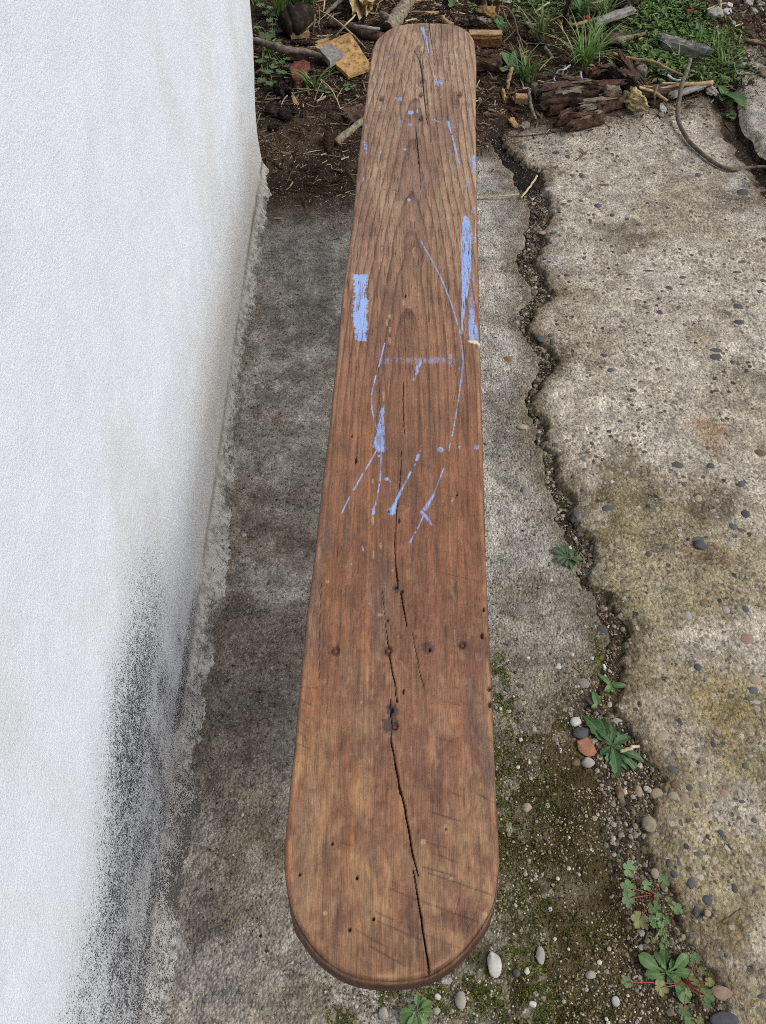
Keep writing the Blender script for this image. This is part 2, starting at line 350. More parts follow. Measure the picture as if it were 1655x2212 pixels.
# pale slab beyond, at the upper right
S2 = edge([(1655, 352), (1634, 340), (1626, 312), (1603, 292), (1594, 262), (1591, 216), (1577, 190)])
def s2x(y): return np.interp(y, S2[:, 1], S2[:, 0])
def wallx(y): return np.interp(y, [-3, 0.0, .45, 1.0, 1.5, 2.3], [-.345, -.345, -.356, -.362, -.368, -.372])
YC = 2.285                                      # far corner of the wall
BASE = edge([(589, 393), (577, 433), (566, 501), (561, 569), (545, 662), (540, 687), (528, 752), (520, 856), (508, 952), (496, 1036), (492, 1125), (487, 1225), (481, 1289), (477, 1325), (458, 1353), (456, 1425), (454, 1444), (430, 1486), (434, 1552), (416, 1608), (408, 1664), (438, 1715), (408, 1804), (389, 1912), (384, 2005), (361, 2146), (356, 2212)])
_o = np.argsort(BASE[:, 1])
def basex(y): return np.interp(y, BASE[_o, 1], BASE[_o, 0])+.012*(fbm(y*60, y*0+3.3, 12, 4)-.5)+.012*(fbm(y*170, y*0+1.3, 13, 3)-.5)+.006*(vn(np.floor(y*90), y*0, 15)-.5)

def soil_z(x, y):
    x = np.asarray(x, float); y = np.asarray(y, float)
    n = fbm(x*9, y*9, 20, 5); n2 = fbm(x*45, y*45, 24, 3)
    t = y-sb(x)+.12*(fbm(x*11, y*11, 31, 4)-.5)
    t2 = y-(s2x(y)*0+np.interp(x, [0, 1.2, 1.5, 3], [9, 9, 9, 9]))
    z = -.011+.010*(n2-.5)+.0095*ss(.75, .45, y)*ss(.10, .16, x)+(.030+.028*(n-.35)+.010*(n2-.5))*ss(-.03, .09, t)
    return z
def blob(X, Y, v, cx, cy, rx, ry, rot=0.0, soft=.6, wob=.5, seed=0):
    dx, dy = vd(v, cx, cy); s = VIEWS[v][2]; c = at(dx, dy); m = mpp(dx, dy)
    ax = rx*s*m; ay = ry*s*m/slope(dy)
    X = np.asarray(X, float); Y = np.asarray(Y, float); u = (X-c[0]); q = (Y-c[1]); cr, sr = math.cos(rot), math.sin(rot)
    a = (u*cr+q*sr)/ax; b = (-u*sr+q*cr)/ay
    d = np.sqrt(a*a+b*b); w_ = d < 1+soft/2+wob
    out = np.zeros(d.shape)
    if w_.any(): out[w_] = ss(1+soft/2, 1-soft/2, d[w_]+wob*(fbm(X[w_]*28, Y[w_]*28, 50+seed, 4)-.5)*2)
    return out

# ---- soil sheet, out to the horizon
def axis(lo, hi, step, far, g=1.25):
    a = list(np.arange(lo, hi+1e-6, step)); s = step
    r = a[-1]; out = []
    while r < far: s *= g; r += s; out.append(r)
    s = step; r = a[0]; inn = []
    while r > -far: s *= g; r -= s; inn.append(r)
    return np.array(inn[::-1]+a+out)
gx = axis(-.75, 2.3, .0085, 200); gy = axis(.0, 4.4, .0095, 200)
X, Y = np.meshgrid(gx, gy); Z = soil_z(X, Y)
Z = np.where((np.abs(X) > 8) | (np.abs(Y) > 8), np.minimum(Z, .02), Z)
c0 = np.array(sl((62, 50, 41))); C = np.zeros(X.shape+(3,))+c0
C = mix(C, sl((84, 70, 56)), ss(.45, .7, fbm(X*7, Y*7, 3, 4)))
C = mix(C, sl((40, 32, 27)), ss(.5, .72, fbm(X*5+3, Y*5, 9, 4))*.8)
C = mix(C, sl((110, 96, 78)), blob(X, Y, 'E', 1500, 560, 420, 160, 0, .8, .5, 3)*.8)
C = mix(C, sl((122, 110, 92)), ss(3.2, 3.9, Y)*ss(.7, 1.2, X)*ss(8, 5, Y)*.6)
C = mix(C, sl((36, 35, 36)), blob(X, Y, 'r1', 200, 160, 190, 130, 0, .5, .4, 4))
C = mix(C, sl((36, 35, 36)), blob(X, Y, 'r1', 310, 400, 80, 130, 0, .5, .4, 5))
C = mix(C, sl((30, 28, 28)), blob(X, Y, 'G', 430, 480, 200, 220, 0, .6, .6, 6)*.8)
C = mix(C, sl((96, 82, 66)), blob(X, Y, 'G', 700, 850, 500, 260, 0, .9, .5, 7)*.7)
gap = (Y < sb(X))
C = mix(C, sl((80, 68, 50)), gap*.75*ss(2.1, 1.6, Y))
near = gap*ss(.75, .5, Y); C = mix(C, sl((98, 87, 60)), near*.9); C = mix(C, sl((62, 54, 36)), near*ss(.42, .62, fbm(X*24, Y*24, 62, 4))*.75); C = mix(C, sl((138, 130, 112)), near*ss(.58, .70, fbm(X*18+2, Y*18, 73, 4))*.55)
C = mix(C, sl((92, 80, 52)), gap*ss(.42, .62, fbm(X*16, Y*16, 14, 4))*ss(1.2, .8, Y)*.5)
me = mesh_np('ground', np.stack([X, Y, Z], -1).reshape(-1, 3), grid_faces(*X.shape), {'Col': C.reshape(-1, 3)})
ground = obj('ground', me, M['soil'], kind='structure')

def sheet(name, XL, XR, ys, nc, zf, colf, m, skirt=.035, close=('L', 'R')):
    nr = len(ys); u = np.linspace(0, 1, nc)
    Yg = np.repeat(ys[:, None], nc, 1); Xg = XL(ys)[:, None]*(1-u)+XR(ys)[:, None]*u
    dl = Xg-XL(ys)[:, None]; dr = XR(ys)[:, None]-Xg
    Zg = zf(Xg, Yg, dl, dr); C, Mk = colf(Xg, Yg, dl, dr)
    V = [np.stack([Xg, Yg, Zg], -1)]; 
    V0 = V[0].reshape(-1, 3); F = [grid_faces(nr, nc)]; C0 = C.reshape(-1, 3); K0 = Mk.reshape(-1, 3)
    idx = np.arange(nr*nc).reshape(nr, nc); off = nr*nc
    for side in close:
        e = {'L': idx[::-1, 0], 'R': idx[:, -1], 'N': idx[0, :], 'F': idx[-1, ::-1]}[side]
        lo = V0[e].copy(); lo[:, 2] -= skirt; n = len(e)
        V0 = np.concatenate([V0, lo]); C0 = np.concatenate([C0, C0[e]]); K0 = np.concatenate([K0, K0[e]])
        j = np.arange(n)+off; F.append(np.stack([e[:-1], j[:-1], j[1:], e[1:]], -1)[:, ::-1]); off += n
    return obj(name, mesh_np(name, V0, F, {'Col': C0, 'Msk': K0}), m, kind='structure')
def rows(y0, y1, k=.0040):
    out = [y0]
    while out[-1] < y1: out.append(out[-1]+k*(1+.55*max(0, out[-1])))
    return np.array(out)

# ---- concrete strip between wall and crack (the bench stands on it)
def strip_z(x, y, dl, dr):
    z = .004*(fbm(x*5, y*5, 40, 4)-.5)+.003*(fbm(x*38, y*38, 41, 4)-.5)+.0012*(vn(x*160, y*160, 5)-.5)
    z = z-.016*ss(.009, .001, dr+.022*(fbm(x*60, y*60, 7, 5)-.5))
    # low and crumbled towards the camera on the right
    z = z-.010*ss(.55, .30, y)*ss(.16, .02, dr)
    cx = at(1110, 1112); yc = cx[1]+.014*(fbm(x*26, x*0, 17, 4)-.5)*2
    z = z-.011*ss(.0055, .0015, np.abs(y-yc))*ss(.135, .15, x)
    for (v, px, py, rx, ry, dep) in PITS:
        b = blob(x, y, v, px, py, rx, ry, 0, .7, .3, int(px)); z = z-dep*b
    return z
PITS = [('d', 690, 638, 14, 9, .006), ('d', 640, 745, 11, 9, .005), ('d', 552, 785, 8, 5, .007), ('d', 660, 795, 22, 16, .003), ('d', 517, 1001, 6, 6, .006), ('d', 625, 1185, 7, 4, .005), ('d', 548, 1232, 6, 3, .005), ('d', 470, 1468, 26, 12, .004), ('d', 436, 1690, 18, 24, .003), ('d', 412, 1862, 8, 8, .006), ('d', 480, 1930, 6, 6, .004), ('d', 1226, 1063, 22, 13, .004), ('d', 600, 2190, 25, 20, .004)]
def strip_c(x, y, dl, dr):
    C = np.zeros(x.shape+(3,))+np.array(sl((184, 180, 170)))
    n = fbm(x*9, y*9, 60, 5); n2 = fbm(x*24, y*24, 62, 4); n3 = fbm(x*3.5, y*3.5, 65, 3)
    left = ss(.18, -.18, x+.12*(n-.5))
    C = mix(C, sl((180, 173, 161)), left*.7)
    C = mix(C, sl((146, 134, 118)), left*ss(.46, .62, n)*.75)
    C = mix(C, sl((108, 100, 90)), left*ss(.50, .66, n2)*.55)
    C = mix(C, sl((194, 188, 176)), ss(.54, .68, fbm(x*13+5, y*13, 71, 5))*.75)
    for (v, px, py, rx, ry, c, f) in [('d', 660, 560, 95, 90, (136, 132, 127), .7), ('d', 665, 690, 60, 50, (120, 115, 108), .7), ('d', 700, 1000, 40, 180, (160, 150, 134), .4),
        ('d', 560, 1420, 130, 160, (126, 116, 104), .5), ('d', 530, 1640, 110, 120, (128, 116, 101), .5), ('d', 540, 1900, 120, 120, (138, 124, 103), .45), ('d', 470, 2080, 90, 120, (142, 136, 126), .6), ('d', 640, 2190, 120, 60, (150, 140, 120), .6),
        ('d', 1110, 950, 60, 150, (138, 134, 124), .6), ('d', 1120, 1210, 55, 70, (146, 142, 132), .6), ('d', 1085, 450, 30, 110, (140, 134, 122), .6), ('d', 1130, 1290, 60, 60, (118, 106, 84), .5), ('d', 560, 2150, 40, 26, (166, 162, 152), .6), ('d', 600, 1590, 20, 40, (150, 144, 132), .5)]:
        C = mix(C, sl(c), blob(x, y, v, px, py, rx, ry, 0, .8, .7, int(px+py))*f)
    # earth film next to the soil and along the crack, damp film next to the wall foot
    t = y-sb(x)
    C = mix(C, sl((88, 73, 60)), ss(-.32, -.02, t+.25*(n-.5))*.8*ss(.35, .05, x))
    C = mix(C, sl((60, 50, 40)), ss(-.13, .0, t+.1*(n2-.5))*.9)
    C = mix(C, sl((96, 84, 60)), ss(.085, .0, dr+.05*(n-.5))*.75)
    C = mix(C, sl((108, 101, 92)), ss(.05, .005, dl+.03*(n2-.5))*.6)
    gry = ss(.55, .62, n2)*ss(.08, .02, dl)
    C = mix(C, sl((96, 94, 90)), gry*.6)
    C = C*(1-.12*ss(.9, .2, y)*left)[..., None]
    C = mix(C, sl((88, 76, 62)), ss(.56, .68, fbm(x*11+8, y*11, 74, 5))*.3)
    # algae and moss on the near right
    al = ss(.88, .36, y+.26*(n-.5)+.14*(n2-.5))*ss(.02, .14, x)
    C = mix(C, sl((98, 87, 60)), al*.85)
    C = mix(C, sl((66, 58, 38)), al*ss(.42, .62, n2)*.75)
    C = mix(C, sl((150, 144, 132)), al*ss(.60, .70, fbm(x*18+2, y*18, 73, 4))*.55)
    ms = moss_f(x, y)
    C = mix(C, sl((84, 92, 34)), np.clip(ms*1.2, 0, 1)*.8)
    Mk = np.stack([np.clip(.25+left*.25+ss(-.3, 0, t)*.8, 0, 1), ms, left*.4], -1)
    return C, Mk
MOSS = [('d', 1092, 1620, 40, 150), ('d', 1100, 1800, 40, 150), ('d', 1150, 1900, 70, 110), ('d', 1150, 2120, 90, 70), ('d', 1090, 1560, 22, 70), ('d', 1095, 1680, 26, 90), ('d', 1090, 1850, 20, 110), ('d', 1110, 1960, 50, 60), ('d', 1060, 2130, 60, 40), ('d', 850, 2150, 60, 24), ('d', 1180, 1700, 55, 40), ('d', 1130, 2190, 60, 40), ('d', 1230, 2000, 60, 50), ('d', 1200, 1800, 60, 70), ('d', 1230, 2190, 70, 30), ('d', 1080, 1450, 14, 60), ('d', 1290, 1400, 14, 50), ('d', 740, 2195, 30, 16), ('d', 960, 2160, 50, 24), ('d', 1300, 2010, 50, 30)]
def moss_f(x, y):
    r = 0
    for q in MOSS: r = np.maximum(r, blob(x, y, *q, 0, .9, .9, int(q[1])))
    return r*ss(.38, .54, fbm(x*70, y*70, 77, 4)+.12*(fbm(x*15, y*15, 78, 3)-.3))
ys = rows(-.7, 2.7)
strip = sheet('concrete_strip', lambda y: wallx(y)-.05, eL, ys, 150, strip_z, strip_c, M['strip'], .04, ('R', 'N', 'F'))

# ---- exposed-aggregate slab on the right
def slab_z(x, y, dl, dr):
    z = .010+.007*(fbm(x*4, y*4, 80, 4)-.5)+.003*(fbm(x*30, y*30, 81, 4)-.5)+.0012*(vn(x*150, y*150, 6)-.5)
    e = dl+.022*(fbm(x*55, y*55, 84, 5)-.5)
    z = z-.018*ss(.010, .001, e)-.005*ss(.05, .01, e)
    q = y-sb(x)
    sx = s2x(y)-.055-x
    z = z-.022*ss(.05, -.01, sx+.03*(fbm(x*25, y*25, 90, 3)-.5))*ss(2.0, 2.15, y)
    # shallow worn hollow
    z = z-.006*blob(x, y, 'r1', 780, 570, 150, 40, 0, .8, .6, 8)-.005*blob(x, y, 'r2', 1330, 690, 130, 110, 0, .8, .7, 9)
    return z
def slab_c(x, y, dl, dr):
    C = np.zeros(x.shape+(3,))+np.array(sl((184, 175, 159)))
    n = fbm(x*7, y*7, 100, 5); n2 = fbm(x*22, y*22, 102, 4)
    C = mix(C, sl((202, 194, 178)), ss(.50, .70, n)*.7)
    C = mix(C, sl((146, 131, 106)), ss(.50, .66, fbm(x*6+4, y*6, 105, 4))*.5)
    ol = ss(1.15, .75, y+.35*(n-.5))
    C = mix(C, sl((148, 135, 100)), ol*ss(.38, .60, fbm(x*8, y*8+4, 108, 5))*.8)
    for (v, px, py, rx, ry, c, f) in [('r2', 850, 560, 200, 200, (112, 98, 64), .75), ('r2', 1000, 800, 280, 150, (124, 112, 78), .6), ('r2', 1330, 280, 100, 90, (150, 116, 82), .6), ('r2', 1350, 1000, 160, 70, (112, 84, 60), .6), ('r2', 1350, 680, 130, 120, (96, 82, 60), .6),
        ('r1', 900, 660, 170, 60, (112, 96, 72), .7), ('r1', 780, 570, 120, 30, (88, 74, 56), .7), ('r1', 1480, 430, 150, 60, (110, 100, 84), .6), ('r1', 460, 760, 90, 70, (168, 164, 158), .6), ('r1', 1530, 320, 90, 50, (172, 170, 164), .7), ('r1', 430, 110, 90, 70, (164, 160, 152), .6),
        ('r3', 1480, 850, 130, 120, (190, 182, 168), .7), ('r3', 1000, 1080, 60, 90, (168, 160, 142), .5), ('r3', 1250, 950, 180, 90, (168, 156, 126), .5), ('r3', 1430, 1560, 160, 140, (112, 88, 48), .6), ('r3', 1350, 1700, 120, 60, (170, 160, 140), .5), ('r3', 1400, 250, 200, 150, (148, 130, 84), .6), ('r3', 1580, 560, 120, 80, (104, 96, 56), .6), ('r3', 1300, 1130, 200, 60, (158, 148, 112), .5), ('r1', 400, 1320, 60, 70, (108, 88, 48), .9), ('r1', 1580, 1450, 80, 80, (116, 108, 84), .6)]:
        C = mix(C, sl(c), blob(x, y, v, px, py, rx, ry, 0, .9, .8, int(px+py))*f)
    e = dl+.03*(n2-.5)
    C = mix(C, sl((108, 95, 68)), ss(.075, .0, e)*.8*ss(.35, .6, fbm(x*12, y*12, 120, 3)+.1))
    C = mix(C, sl((70, 58, 40)), ss(.022, .0, e)*.7)
    t = y-sb(x)
    C = mix(C, sl((96, 82, 66)), ss(-.12, .0, t+.12*(n2-.5))*.75)
    sx = s2x(y)-.055-x
    C = mix(C, sl((78, 64, 50)), ss(.10, .0, sx+.06*(n2-.5))*ss(1.9, 2.1, y)*.85)
    Mk = np.stack([np.clip(ss(-.05, 0, t)*.7, 0, .8), 0*x, 0*x], -1)
    return C, Mk
slab = sheet('concrete_slab', eR, lambda y: y*0+2.2, rows(-.6, 3.05), 300, slab_z, slab_c, M['slab'], .04, ('L', 'N', 'F'))
def slab2_c(x, y, dl, dr):
    C = np.zeros(x.shape+(3,))+np.array(sl((168, 163, 153))); n = fbm(x*12, y*12, 130, 4)
    C = mix(C, sl((146, 138, 124)), ss(.45, .7, n)*.6); C = mix(C, sl((110, 96, 78)), ss(.04, 0, dl+.03*(n-.5))*.6)
    C = mix(C, sl((112, 98, 80)), ss(2.98, 3.14, y-.25*(x-1.3)+.10*(n-.5)))
    return C, np.zeros(x.shape+(3,))+.3
slab2 = sheet('pale_concrete_slab', lambda y: s2x(y)+.014*(fbm(y*30, y*0, 140, 4)-.5), lambda y: y*0+3.2, rows(S2[0, 1]-.12, 3.12, .005), 170,
    lambda x, y, dl, dr: .026+.004*(fbm(x*8, y*8, 141, 4)-.5)-.02*ss(.02, 0, dl+.012*(vn(x*80, y*80, 9)-.5)), slab2_c, M['slab2'], .05, ('L', 'N', 'F'))

def top_z(x, y):                     # level of whatever surface lies uppermost
    x = np.asarray(x, float); y = np.asarray(y, float); z = soil_z(x, y)
    inS = (x > wallx(y)-.05) & (x < eL(y)) & (y < 2.7)
    z = np.where(inS, np.maximum(z, strip_z(x, y, x*0+1, eL(y)-x)), z)
    inB = (x > eR(y)) & (y < 3.05) & (x < 2.2)
    z = np.where(inB, np.maximum(z, slab_z(x, y, x-eR(y), x*0+1)), z)
    in2 = (x > s2x(y)) & (y > S2[0, 1]-.12) & (y < 3.12)
    return np.where(in2, np.maximum(z, .026), z)
_lx = np.arange(-.8, 2.6, .008); _ly = np.arange(-.2, 4.6, .008); _lz = top_z(*np.meshgrid(_lx, _ly))
def tz(x, y):
    i = min(max(int(round((y+.2)/.008)), 0), len(_ly)-1); j = min(max(int(round((x+.8)/.008)), 0), len(_lx)-1)
    return float(_lz[i, j])
def spot(v, x, y, up=0.0):           # survey point -> place on the real surface
    dx, dy = vd(v, x, y); z = 0.0
    for _ in range(3):
        p = at(dx, dy, z+up); z = tz(p[0], p[1])
    p[2] = z+up; return p
def size(v, x, y):
    dx, dy = vd(v, x, y); return VIEWS[v][2]*mpp(dx, dy, .01)
def fore(v, x, y): return slope(vd(v, x, y)[1])

# ------------------------------------------------------------------ house wall with its rough foot
yy = np.concatenate([np.linspace(-2.2, -.1, 120)[:-1], np.arange(-.1, YC-.03, .0042)])
cs = np.linspace(0, math.pi/2, 9)
prof = [0, .004, .008, .012, .016, .020, .024, .028, .032, .036, .041, .047, .054, .062]
zz = np.concatenate([prof, np.arange(.070, .62, .0075), np.linspace(.63, 2.9, 110)])
def wall_x(y, z):
    b = basex(np.minimum(y, YC)); wx = wallx(y)
    t = np.clip(z/.042, 0, 1)
    foot = (b-wx)*(1-t)**1.5
    rough = .013*(fbm(y*95, z*95+4, 150, 5)-.5)*ss(.06, .02, z)
    flare = .012*np.exp(-z/.07)
    und = .004*(fbm(y*6, z*6, 151, 4)-.5)+.0022*(fbm(y*22, z*22, 152, 4)-.5)
    lean = .030*ss(.08, .5, z)*ss(1.2, YC, y)
    return wx+foot+rough+flare-.012*.55+und+lean
Yg, Zg = np.meshgrid(yy, zz, indexing='ij'); Xg = wall_x(Yg, Zg)
# a knocked dent in the render
pd = on_x(226, 112, -.36); Xg += -.006*np.exp(-(((Yg-pd[1])/.012)**2+((Zg-pd[2])/.008)**2)*1.2)+.004*np.exp(-(((Yg-pd[1]-.012)/.012)**2+((Zg-pd[2]+.012)/.008)**2))
# round the far corner onto the end face
parts = [np.stack([Xg, Yg, Zg], -1)]
Rr = .03
for a in cs[1:]:
    xr = wall_x(np.full_like(zz, YC-.03), zz); parts.append(np.stack([xr-Rr*(1-np.cos(a)), np.full_like(zz, YC-.03)+Rr*np.sin(a)+.004*(fbm(zz*30, zz*0+a, 155, 3)-.5), zz], -1)[None])
for d in (.05, .1, .2, .5, 1.0, 2.0, 4.0):
    parts.append(np.stack([xr-Rr-d, np.full_like(zz, YC)+0*zz, zz], -1)[None])
V = np.concatenate(parts, 0); nr, nc = V.shape[:2]
yv, zv, xv = V[..., 1], V[..., 2], V[..., 0]
C = np.zeros((nr, nc, 3))+np.array(sl((226, 234, 244)))
n = fbm(yv*5, zv*5, 160, 4); n2 = fbm(yv*18, zv*18, 161, 4)
low = ss(.42, .04, zv+.16*(n-.5))
C = mix(C, sl((212, 206, 196)), low*ss(.5, 1.2, yv)*.75)
C = mix(C, sl((196, 186, 168)), ss(.07, .035, zv)*ss(1.5, 2.1, yv)*.6)
C = mix(C, sl((206, 206, 208)), low*ss(1.1, .5, yv)*.5)
C = mix(C, sl((206, 206, 202)), ss(.52, .70, fbm(yv*3.2, zv*2.4, 166, 4))*.35)
C = mix(C, sl((214, 208, 198)), ss(.56, .70, fbm(yv*26, zv*2.2, 167, 4))*ss(.9, .2, zv)*.14)
C = mix(C, sl((206, 203, 196)), ss(.062, .03, zv)*.85)
n3_ = fbm(yv*120, zv*120, 163, 3); C = mix(C, sl((128, 123, 114)), ss(.06, .025, zv)*ss(.46, .66, n3_)*.6)
C = mix(C, sl((120, 116, 108)), ss(.022, .0, zv)*ss(.35, .6, n2)*.7)
C = mix(C, sl((110, 104, 92)), np.exp(-((zv-.043)/.006)**2)*ss(.35, .6, n2+.1)*.55)
C = mix(C, sl((120, 108, 78)), np.exp(-((zv-.05)/.008)**2)*ss(1.6, 2.0, yv)*ss(.3, .6, n2)*.7)
pr = on_x(323, 396, -.36); C = mix(C, sl((176, 140, 132)), np.exp(-(((yv-pr[1])/.02)**2+((zv-pr[2]-(yv-pr[1])*.4)/.0035)**2)*1.5)*.6)
ml = np.array([on_x(a, b, -.355) for a, b in [(352, 1180), (340, 1290), (322, 1400), (297, 1560), (282, 1700), (265, 1850), (243, 1980), (208, 2110), (178, 2212)]])
o = np.argsort(ml[:, 1]); mz = np.interp(yv, ml[o, 1], ml[o, 2])
st = ss(1.02, .40, yv)
band = np.exp(-(((zv-mz)/(.085+.12*n))**2))
mould = band*ss(.98, .38, yv)*(.55+.75*n)
mould = np.maximum(mould, 1.0*ss(mz+.02, mz-.06, zv)*ss(.98, .36, yv)*(.42+.85*n2))
mould = np.maximum(mould, 1.1*np.exp(-((zv-.060)/.034)**2)*ss(1.1, .45, yv)*(.5+.9*n2))
mould = np.maximum(mould, .36*ss(.30, .02, zv)*ss(1.35, .6, yv))
mould = np.maximum(mould, .16*ss(.75, .2, zv)*ss(1.0, .2, yv))
flk = ss(.055, .0, zv)*(.30+.62*n2)+.26*ss(.075, .03, zv)
K = np.stack([np.clip(mould, 0, 1), np.clip(flk, 0, 1), 0*zv], -1)
wv = V.reshape(-1, 3)
tl = np.arange(nr*nc).reshape(nr, nc)[:, -1]
wloc = Vector((-.36, 1.0, 0))
wme = mesh_np('house_wall', wv-np.array(wloc), grid_faces(nr, nc), {'Col': C.reshape(-1, 3), 'Msk': K.reshape(-1, 3)})
wall = obj('house_wall', wme, M['wall'], loc=wloc)
tag(wall, 'whitewashed rough plaster house wall with black mould along its foot', 'wall')
cap = np.array([[-4.3, -2.2, 2.9], [-.33, -2.2, 2.9], [-.33, YC, 2.9], [-4.3, YC, 2.9], [-4.3, -2.2, 0], [-.40, -2.2, 0], [-4.3, YC, 0]])-np.array(wloc)
obj('wall_back', mesh_np('wall_back', cap, [np.array([[0, 1, 2, 3], [4, 5, 1, 0], [0, 3, 6, 4]])], {'Col': np.ones((7, 3))*.7, 'Msk': np.zeros((7, 3))}, False), M['wall'], wall)

# ------------------------------------------------------------------ bench
BZ = .45; TH = .042
outL = [('6', 780, 1380), ('6', 660, 1372), ('6', 540, 1345), ('6', 430, 1290), ('6', 330, 1210), ('6', 240, 1100), ('6', 175, 990), ('6', 130, 860), ('6', 106, 700), ('6', 100, 560), ('6', 112, 400), ('6', 130, 200), ('6', 150, 0), ('5', 165, 1200), ('5', 200, 800), ('5', 240, 400), ('5', 290, 0), ('4', 265, 800), ('4', 310, 430), ('4', 355, 0), ('3', 400, 850), ('3', 450, 500), ('3', 500, 0), ('1', 865, 720), ('1', 905, 400), ('1', 915, 330), ('1', 935, 270), ('1', 990, 210), ('1', 1060, 172), ('1', 1130, 155), ('1', 1230, 146)]
outR = [('6', 790, 1380), ('6', 900, 1370), ('6', 1020, 1345), ('6', 1130, 1290), ('6', 1240, 1200), ('6', 1340, 1085), ('6', 1420, 960), ('6', 1465, 850), ('6', 1485, 720), ('6', 1490, 600), ('6', 1480, 300), ('6', 1465, 0), ('5', 1445, 800), ('5', 1425, 400), ('5', 1405, 0), ('4', 1310, 800), ('4', 1300, 430), ('4', 1288, 0), ('3', 1270, 600), ('3', 1260, 0), ('1', 1588, 700), ('1', 1587, 330), ('1', 1580, 270), ('1', 1555, 220), ('1', 1500, 178), ('1', 1430, 155), ('1', 1330, 146)]
def bp(v, x, y):
    p = at(*vd(v, x, y), BZ); return p[:2]
oL = np.array([bp(*q) for q in outL]); oR = np.array([bp(*q) for q in outR])
y0 = max(oL[0, 1], oR[0, 1]); y1 = min(oL[-1, 1], oR[-1, 1])
oL[0, 1] = oR[0, 1] = y0; oL[-1, 1] = oR[-1, 1] = y1
for a_ in (oL, oR):                   # keep monotone
    a_[:, 1] = np.maximum.accumulate(a_[:, 1]+np.arange(len(a_))*1e-6)
def smooth_rows():
    ends = y0+(y1-y0)*0
    a = [y0]; 
    while a[-1] < y1-.0006:
        d0 = a[-1]-y0; d1 = y1-a[-1]; st_ = .0011+.0011*a[-1]
        a.append(a[-1]+min(st_, max(.00035, .09*d0+.00035), max(.0005, .09*d1+.0003)))
    a[-1] = y1; return np.array(a)
ry = smooth_rows(); NR = len(ry); NC = 221
def cs_interp(yq, P):
    # monotone piecewise-cubic through the traced outline
    x, y = P[:, 1], P[:, 0]; h = np.diff(x); d = np.diff(y)/h
    m_ = np.zeros(len(x)); m_[0], m_[-1] = d[0], d[-1]
    for i in range(1, len(x)-1):
        if d[i-1]*d[i] > 0: w1 = 2*h[i]+h[i-1]; w2 = h[i]+2*h[i-1]; m_[i] = (w1+w2)/(w1/d[i-1]+w2/d[i])
    k = np.clip(np.searchsorted(x, yq)-1, 0, len(h)-1); t = (yq-x[k])/h[k]
    return (2*t**3-3*t**2+1)*y[k]+(t**3-2*t**2+t)*h[k]*m_[k]+(-2*t**3+3*t**2)*y[k+1]+(t**3-t**2)*h[k]*m_[k+1]
XL = cs_interp(ry, oL)+.0012*(fbm(ry*30, ry*0, 200, 3)-.5); XR = cs_interp(ry, oR)+.0014*(fbm(ry*34, ry*0, 201, 3)-.5)
u = np.linspace(0, 1, NC); bx = XL[:, None]*(1-u)+XR[:, None]*u; by = np.repeat(ry[:, None], NC, 1)
sL = np.gradient(XL, ry); sR = np.gradient(XR, ry)
dE = np.minimum((bx-XL[:, None])/np.sqrt(1+sL**2)[:, None], (XR[:, None]-bx)/np.sqrt(1+sR**2)[:, None])
dE = np.minimum(dE, np.minimum(by-y0, y1-by)+.0)
rr = .0055*(.75+.6*fbm(by*25, bx*8, 205, 3))
bz = BZ-rr*(1-np.sqrt(np.clip(1-(1-np.clip(dE/rr, 0, 1))**2, 0, 1)))
bz += .0022*(fbm(bx*7, by*4, 210, 3)-.5)+.0007*(fbm(bx*60, by*8, 211, 3)-.5)
# worn ripples at the near end
bz += .0011*(fbm(bx*55, by*35, 212, 3)-.5)*ss(.42, .2, by)
xm = bx-((XL+XR)/2)[:, None]
# --- colour of the wood
wrp = .018*(fbm(bx*9, by*2.2, 220, 3)-.5)+.006*(fbm(bx*30, by*5, 221, 3)-.5)
base = np.zeros(bx.shape+(3,))+np.array(sl((137, 100, 77)))
far = ss(.9, 1.7, by)
base = mix(base, sl((168, 141, 117)), far*.9)
base = mix(base, sl((130, 87, 62)), ss(1.05, .6, by)*.85)
base = mix(base, sl((130, 93, 67)), ss(.36, .15, by)*.7)
nb = fbm(bx*14, by*3, 225, 4); nb2 = fbm(bx*26, by*9, 226, 4)
base = mix(base, sl((112, 80, 66)), ss(.44, .70, nb)*.65)
base = mix(base, sl((146, 97, 62)), ss(.50, .66, fbm(bx*30+9, by*3.4, 228, 4))*ss(1.1, .6, by)*ss(.02, -.04, xm)*.6)
base = mix(base, sl((112, 74, 62)), ss(-.01, .05, xm+.03*(nb-.5))*ss(.75, .45, by)*ss(.36, .68, fbm(bx*20, by*4, 227, 4))*.6)
base = mix(base, sl((98, 84, 74)), ss(.52, .68, fbm(bx*34+7, by*6, 224, 4))*ss(1.0, .5, by)*.5)
base = mix(base, sl((96, 68, 54)), ss(.55, .75, nb2)*ss(.75, .3, by)*.55)
base = mix(base, sl((164, 128, 92)), ss(.42, .70, fbm(bx*40, by*24, 229, 5))*ss(.50, .2, by)*.6)
base = mix(base, sl((94, 60, 46)), ss(.48, .70, fbm(bx*50+3, by*34, 230, 4))*ss(.40, .14, by)*.6)
